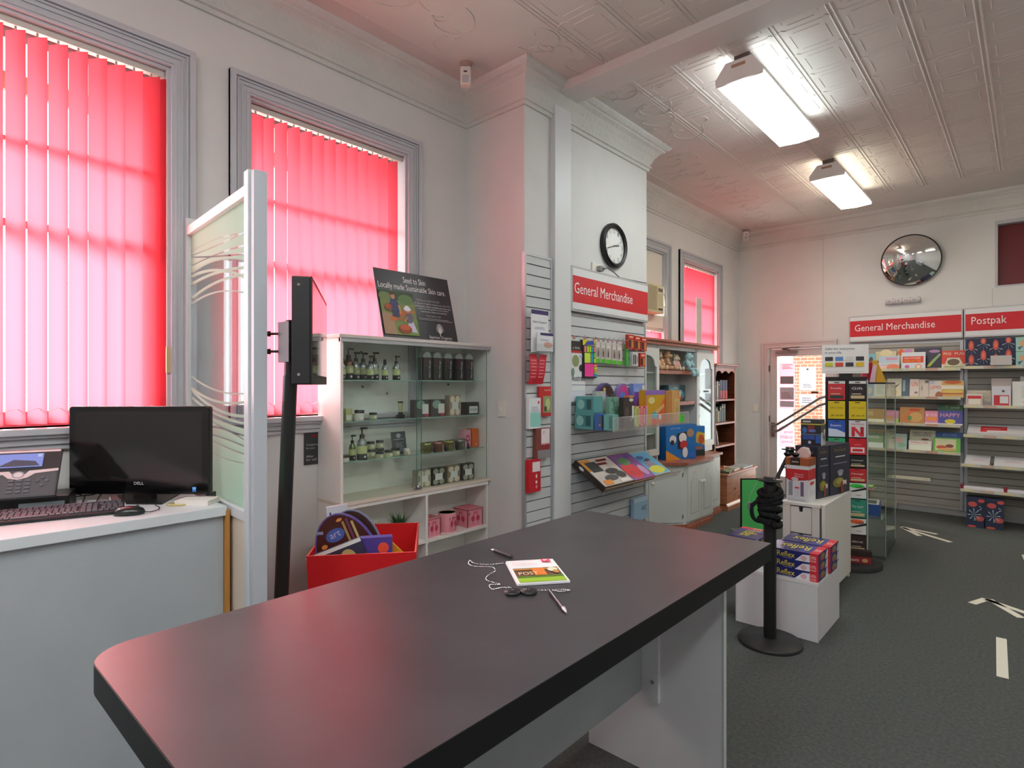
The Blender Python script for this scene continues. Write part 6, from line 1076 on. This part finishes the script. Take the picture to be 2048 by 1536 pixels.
for x0, x1, h, c, lb, s in ((-1.60, -1.36, .17, '#b08a4a', 'brown gold book behind the showcase, third row', [('r', 0, 0, 1, .25, '#e8e4cc'), ('r', .1, .5, .5, .8, '#c9a868')]), (-1.34, -1.21, .15, '#b8909c', 'pink and green book in the third row', [('r', 0, 0, 1, .4, '#a8c070'), ('e', .5, .7, .3, .2, '#d87aa8')]), (-1.20, -.955, .20, '#c08a50', 'brown and orange wide book in the third row', [('p', [(.1, .2), (.45, .9), (.7, .95), (.3, .2)], '#d87a44'), ('e', .65, .4, .28, .3, '#d0a868'), ('e', .4, .35, .1, .15, '#6a9a5a'), ('r', .4, .8, .8, .88, '#d83a2c')]), (-.95, -.82, .16, '#e08aa8', 'hot pink and orange book in the third row', [('t', 'BE YOUR', .1, .6, .9, .8, '#f4dce8'), ('r', .15, .3, .85, .55, '#f09a3a'), ('r', 0, 0, 1, .12, '#e8e8e8')])):
    bk(x0, x1, R3, h, c, lb, s)
bk(-.84, -.60, R3, .235, '#2f6a3c', 'dark green book standing behind the blue one, third row', [('t', 'T and', .3, .82, .85, .94, '#b8d8b8')], y=8.44)
bk(-.825, -.595, R3, .17, '#4a4a9c', 'blue book with bright balloon letters, third row', [('t', 'HAPPY', .1, .55, .9, .82, '#e8a8b0'), ('e', .5, .25, .22, .16, '#d8c83a'), ('r', 0, 0, 1, .1, '#e8e8ea')], y=8.36)
bk(-1.60, -1.37, R4, .20, '#93a87c', 'green farm book behind the showcase, fourth row', [('r', 0, 0, 1, .35, '#e0e8e0'), ('r', .2, .6, .8, .8, '#b8c8b0')]); bk(-1.36, -1.26, R4, .20, '#a0b890', 'pale green book in the fourth row', lines(4, .2, .8, .2, .9, '#c0a8a0')); bk(-1.255, -1.13, R4, .195, '#a8c4bc', 'aqua book with a scribbled cover in the fourth row', [('e', .4, .6, .3, .2, '#c8a8a0'), ('e', .6, .3, .3, .15, '#8ab898')])
bk(-1.11, -.855, R4, .245, '#d4d4b8', 'cream book about a grandpa in the fourth row', [('t', 'DIRECT FROM', .12, .82, .85, .9, '#3a4a7a'), ('t', 'GRANDPA', .12, .68, .85, .8, '#3a4a7a'), ('e', .6, .55, .15, .04, '#8a5a4a')], y=8.42); bk(-1.11, -.885, R4, .12, '#e4e0dc', 'white and orange small book in front of the grandpa book', [('t', 'happy day', .12, .72, .85, .92, '#f08a2c'), ('r', .05, .1, .95, .55, '#e8f0e0')], y=8.36)
bk(-.86, -.605, R4, .235, '#2f5aa0', 'blue topped book behind the green edged one, fourth row', [('t', 'BEDTIME', .3, .8, .8, .92, '#7aa8e0')], y=8.42); bk(-.865, -.615, R4, .17, '#7cc84a', 'bright green edged book at the right of the fourth row', [('r', .06, .12, .84, .92, '#d8d8b0'), ('e', .3, .35, .2, .12, '#c8603c'), ('e', .6, .45, .15, .12, '#8a4a30'), ('e', .5, .2, .35, .1, '#e0b070')], y=8.36)
# things in the left lower corner of the bay, seen through the showcase
put(pbox(.2, .2, .26, '#c2a878', []), 'carton', 'plain cardboard carton on the floor seen through the glass showcase', 'carton', (-1.62, 8.2, 0.0)); put(pbox(.26, .16, .02, '#cfd4d8', [('e', .8, .5, .2, .6, '#e07a8a')]), 'flat_pack', 'grey flat pack lying on the cardboard carton', 'pack', (-1.58, 8.2, .2605)); put(pbox(.24, .16, .02, '#8ab05a', []), 'flat_pack', 'green flat pack on top of the grey one', 'pack', (-1.58, 8.2, .281)); put(pbox(.24, .1, .06, '#b8ac98', []), 'white_step', 'small beige bracket at the foot of the book bay', 'bracket', (-1.37, 8.47, .03))
# postal packaging bay
def pine_art(cols, rows, sc=1):
    out = []
    for i in range(cols):
        for j in range(rows):
            cx = (i+.5)/cols; cy = (j+.35+.3*(i % 2))/rows; fx = .23/cols; fy = .36/rows
            for a in range(7): an = -.35+a*(PI+.7)/6; L1 = .52; c_, s_ = math.cos(an), -abs(math.sin(an))*.8; out.append(('p', [(cx, cy), (cx+c_*L1/cols+.02/cols, cy+s_*L1/rows), (cx+c_*L1*1.05/cols, cy+s_*L1*1.02/rows-.05/rows)], '#a9bccc'))
            out.append(('e', cx, cy+.16/rows, fx, fy, '#cf5850')); out.append(('e', cx, cy+.16/rows, fx*.5, fy*.55, '#dc7a60'))
    return [tuple(o) for o in out]
def clip01(sh):
    r = []
    for s in sh:
        if s[0] == 'p': r.append(('p', [(min(1, max(0, x)), min(1, max(0, y))) for x, y in s[1]], s[2]))
        else: _, cx, cy, rx, ry, c = s; rx = min(rx, cx, 1-cx) if 0 < cx < 1 else .01; ry = min(ry, cy, 1-cy) if 0 < cy < 1 else .01; r.append(('e', cx, cy, max(rx, .005), max(ry, .005), c))
    return r
NB = '#2a3350'
shelf(-.58, .57, 1.755, .28, 'top shelf of the packaging bay, carrying the patterned boxes'); shelf(-.58, .57, 1.315, .30, 'second packaging shelf with small white satchels'); shelf(-.58, .57, .985, .34, 'third packaging shelf with the large white envelope'); shelf(-.60, .57, .66, .40, 'fourth packaging shelf with red edged envelopes'); shelf(-.60, .57, .385, .44, 'lowest packaging shelf with a long white roll pack')
put(pbox(.425, .2, .315, NB, clip01(pine_art(4, 2))+[('r', .52, .05, .94, .38, '#c4c0be')]), 'patterned_box', 'large navy box with pink flowers on the top packaging shelf', 'box', (-.353, 8.30, 1.756))
for z, lb in ((1.756, 'lower mint patterned box at the right edge of the packaging bay'), (1.915, 'upper mint patterned box at the right edge of the packaging bay')): put(pbox(.30, .2, .155, '#a4cfc6', [('e', .25, .55, .14, .24, '#e0a878'), ('p', [(.05, .3), (.2, .4), (.1, .1)], '#4a6a8a'), ('p', [(.3, .9), (.4, .7), (.5, .9)], '#4a6a8a'), ('e', .7, .5, .14, .24, '#e0a878')]), 'patterned_box', lb, 'box', (.015, 8.30, z))
def sat(x0, x1, z, h, c, sh, lb, y=8.33): put(pbox(x1-x0, .03, h, c, sh), 'postal_satchel', lb, 'satchel', ((x0+x1)/2, y, z+.001), 0, tilt=-.08)
sat(-.56, -.42, 1.315, .135, '#dcdcd4', [('r', .08, .1, .95, .85, '#d0303c'), ('r', .12, .12, .92, .6, '#dcdcd0')], 'small white card with a red bar at the left of the second packaging shelf'); sat(-.56, -.34, 1.315, .175, '#cfc8b8', lines(3, .4, .9, .5, .9, '#b8b0a0'), 'beige wrap standing behind the small red barred card', 8.42)
sat(-.405, -.345, 1.315, .05, '#8f8f90', [], 'small grey tag next to the small red barred card', 8.31)
sat(-.335, -.175, 1.315, .225, '#d0d2dc', [('r', .1, .05, .9, .55, '#c0303a'), ('r', .42, .15, .86, .5, '#d8dade'), ('e', .6, .75, .08, .06, '#5a5a60')], 'white satchel with a red label in the middle of the second packaging shelf'); sat(-.345, -.17, 1.315, .31, '#c8bcb8', [], 'tall grey pink sleeve behind the red labelled satchel', 8.42)
sat(-.165, .05, 1.315, .275, '#dcdfdd', lines(6, .35, .9, .35, .85, '#c0c4c4')+[('r', .4, .18, .7, .2, '#c86060')], 'large white satchel at the right of the second packaging shelf', 8.35); sat(-.1, .12, 1.315, .33, '#c8ccd0', [], 'tall pale card behind the large white satchel', 8.43)
def env(x0, x1, z, d, sh, lb, edge='#c0303a', th=.012, tilt=.25, y0=8.22):
    g = G(); w = x1-x0; g.box(-w/2, w/2, 0, d, 0, th, M('#dcdce2', .4)); g.box(-w/2+.01, w/2-.01, -.001, 0, 0, th*.6, M(edge)); art(g, (-w/2, 0, th), (w, 0, 0), (0, d, 0), sh); put(g, 'envelope_pack', lb, 'envelopes', ((x0+x1)/2, y0, z), 0, tilt=tilt)
env(-.55, .02, .987, .27, [('r', .2, .15, .6, .8, '#d8323c'), ('r', .3, .15, .6, .35, '#e8e4e4'), ('r', .24, .5, .5, .54, '#f0d8d8')], 'large white envelope pack with a red label on the third packaging shelf', '#d8d8dc', .03, .3, 8.29)
env(-.565, -.35, .662, .26, lines(2, .3, .8, .4, .6, '#d8b0b8'), 'left red edged envelope pack on the fourth packaging shelf', tilt=.3, y0=8.19); env(-.315, -.02, .662, .26, lines(2, .3, .8, .4, .6, '#d8b0b8'), 'right red edged envelope pack on the fourth packaging shelf', tilt=.3, y0=8.19)
t = thing('long_mailer_pack', 'long white mailer pack with dark red bands on the lowest packaging shelf', 'mailer', (-.25, 8.15, .387)); g = G(); g.box(-.34, .45, 0, .12, 0, .035, M('#d8d6e0', .35)); g.obj('sleeve', t, bev=.01)
for x in (-.35, .02): g = G(); g.box(x, x+.03, -.004, .124, -.0, .05, M('#8c2a34', .4)); g.obj('red_band', t)
for k, x in enumerate((-.463, -.303)):
    sh = [('e', .35, .8, .26, .09, '#c85850'), ('e', .85, .93, .2, .06, '#c85850'), ('e', .75, .32, .25, .09, '#c85850'), ('e', .3, .04, .26, .04, '#c85850')]+[('p', [(.45, .45), (.45+.4*math.cos(a), .45+.22*math.sin(a)), (.45+.36*math.cos(a+.18), .45+.2*math.sin(a+.18))], '#a9c4d0') for a in [k_*PI/4 for k_ in range(8)]]+[('p', [(.9, .7), (.7, .76), (.75, .72)], '#d0dce0'), ('p', [(.9, .68), (.72, .64), (.78, .62)], '#d0dce0')]
    put(pbox(.150, .20, .315, NB, sh, [('r', 0, 0, 1, 1, '#1a1c26')]), 'patterned_box', ('left' if not k else 'right')+' of the two upright navy flower boxes on the floor', 'box', (x, 8.03+.02*k, .0), math.radians(3))
# convex mirror and date roller
t = thing('convex_mirror', 'round convex security mirror high on the far wall', 'mirror', (-1.11, YF-.085, 3.085)); t.rotation_euler = (math.radians(13), 0, math.radians(10))
MIR, nt, N, L, out = nmat('mirror_surface'); gl = N('ShaderNodeBsdfGlossy'); gl.inputs[0].default_value = (.86, .88, .88, 1); gl.inputs['Roughness'].default_value = .015; L(gl.outputs[0], out.inputs[0])
g = G(); n = 64; R0 = .30; vs = [(0, -.135-.0, 0)]; fs = []; K = 14
for j in range(1, K+1):
    r = R0*j/K
    for k in range(n): vs.append((r*math.cos(2*PI*k/n), -.135+.095*(r/R0)**2, r*math.sin(2*PI*k/n)))
for k in range(n): fs.append((0, 1+k, 1+(k+1) % n))
for j in range(K-1):
    for k in range(n): a = 1+j*n; fs.append((a+k, a+n+k, a+n+(k+1) % n, a+(k+1) % n))
g.add(vs, fs, MIR, True); g.obj('mirror_dome', t)
g = G()
for j, (r, y) in enumerate(((.296, -.04), (.306, -.045), (.31, -.03), (.30, -.02))):
    pass
for (ra, ya), (rb, yb_) in (((.297, -.043), (.306, -.046)), ((.306, -.046), (.311, -.034)), ((.311, -.034), (.302, -.02)), ((.302, -.02), (.01, -.015))):
    for k in range(n): a, b = 2*PI*k/n, 2*PI*(k+1)/n; f = lambda r, y, q: (r*math.cos(q), y, r*math.sin(q)); g.add([f(ra, ya, a), f(ra, ya, b), f(rb, yb_, b), f(rb, yb_, a)], [(3, 2, 1, 0)], M('#1c1c1d', .4), True)
g.obj('rim', t); g = G(); g.cyl((0, -.02, 0), (0, .075, .02), .03, .03, M('#9a9a98')); g.obj('bracket', t)
t = thing('date_roller', 'small white perpetual date roller on the far wall under the convex mirror', 'date display', (-1.19, YF-.0, 2.60)); g = G()
g.cyl((-.19, -.035, 0), (.17, -.035, 0), .034, .034, M('#c9c6ca', .25), 20)
g.obj('tube', t); g = G(); g.box(-.16, .15, -.03, 0, -.02, .02, M('#b5b2b4')); g.obj('mount', t)
for x, s_ in ((-.15, 'WED'), (-.06, '19'), (.03, 'AUG'), (.11, '20')):
    g = G(); g.cyl((x-.03, -.035, 0), (x+.035, -.035, 0), .036, .036, M('#d6d3d8', .35), 20); art(g, (x-.02, -.0725, -.014), (.045, 0, 0), (0, 0, .026), [('t', s_, 0, 0, 1, 1, '#4a4a50')]); g.obj('date_drum', t)
# ---------------------------------------------------------------- the serving side, out of the picture (seen in the mirror)
t = thing('rear_counter', 'pale serving counter on the far right side of the shop, seen only in the mirror', 'counter', (2.4, 3.2, 0)); g = G(); g.box(-.4, .4, -1.6, 1.6, .96, 1.0, LAM); g.obj('countertop', t); g = G(); g.box(-.35, .35, -1.55, 1.55, 0, .96, LAMG); g.obj('front_panel', t)
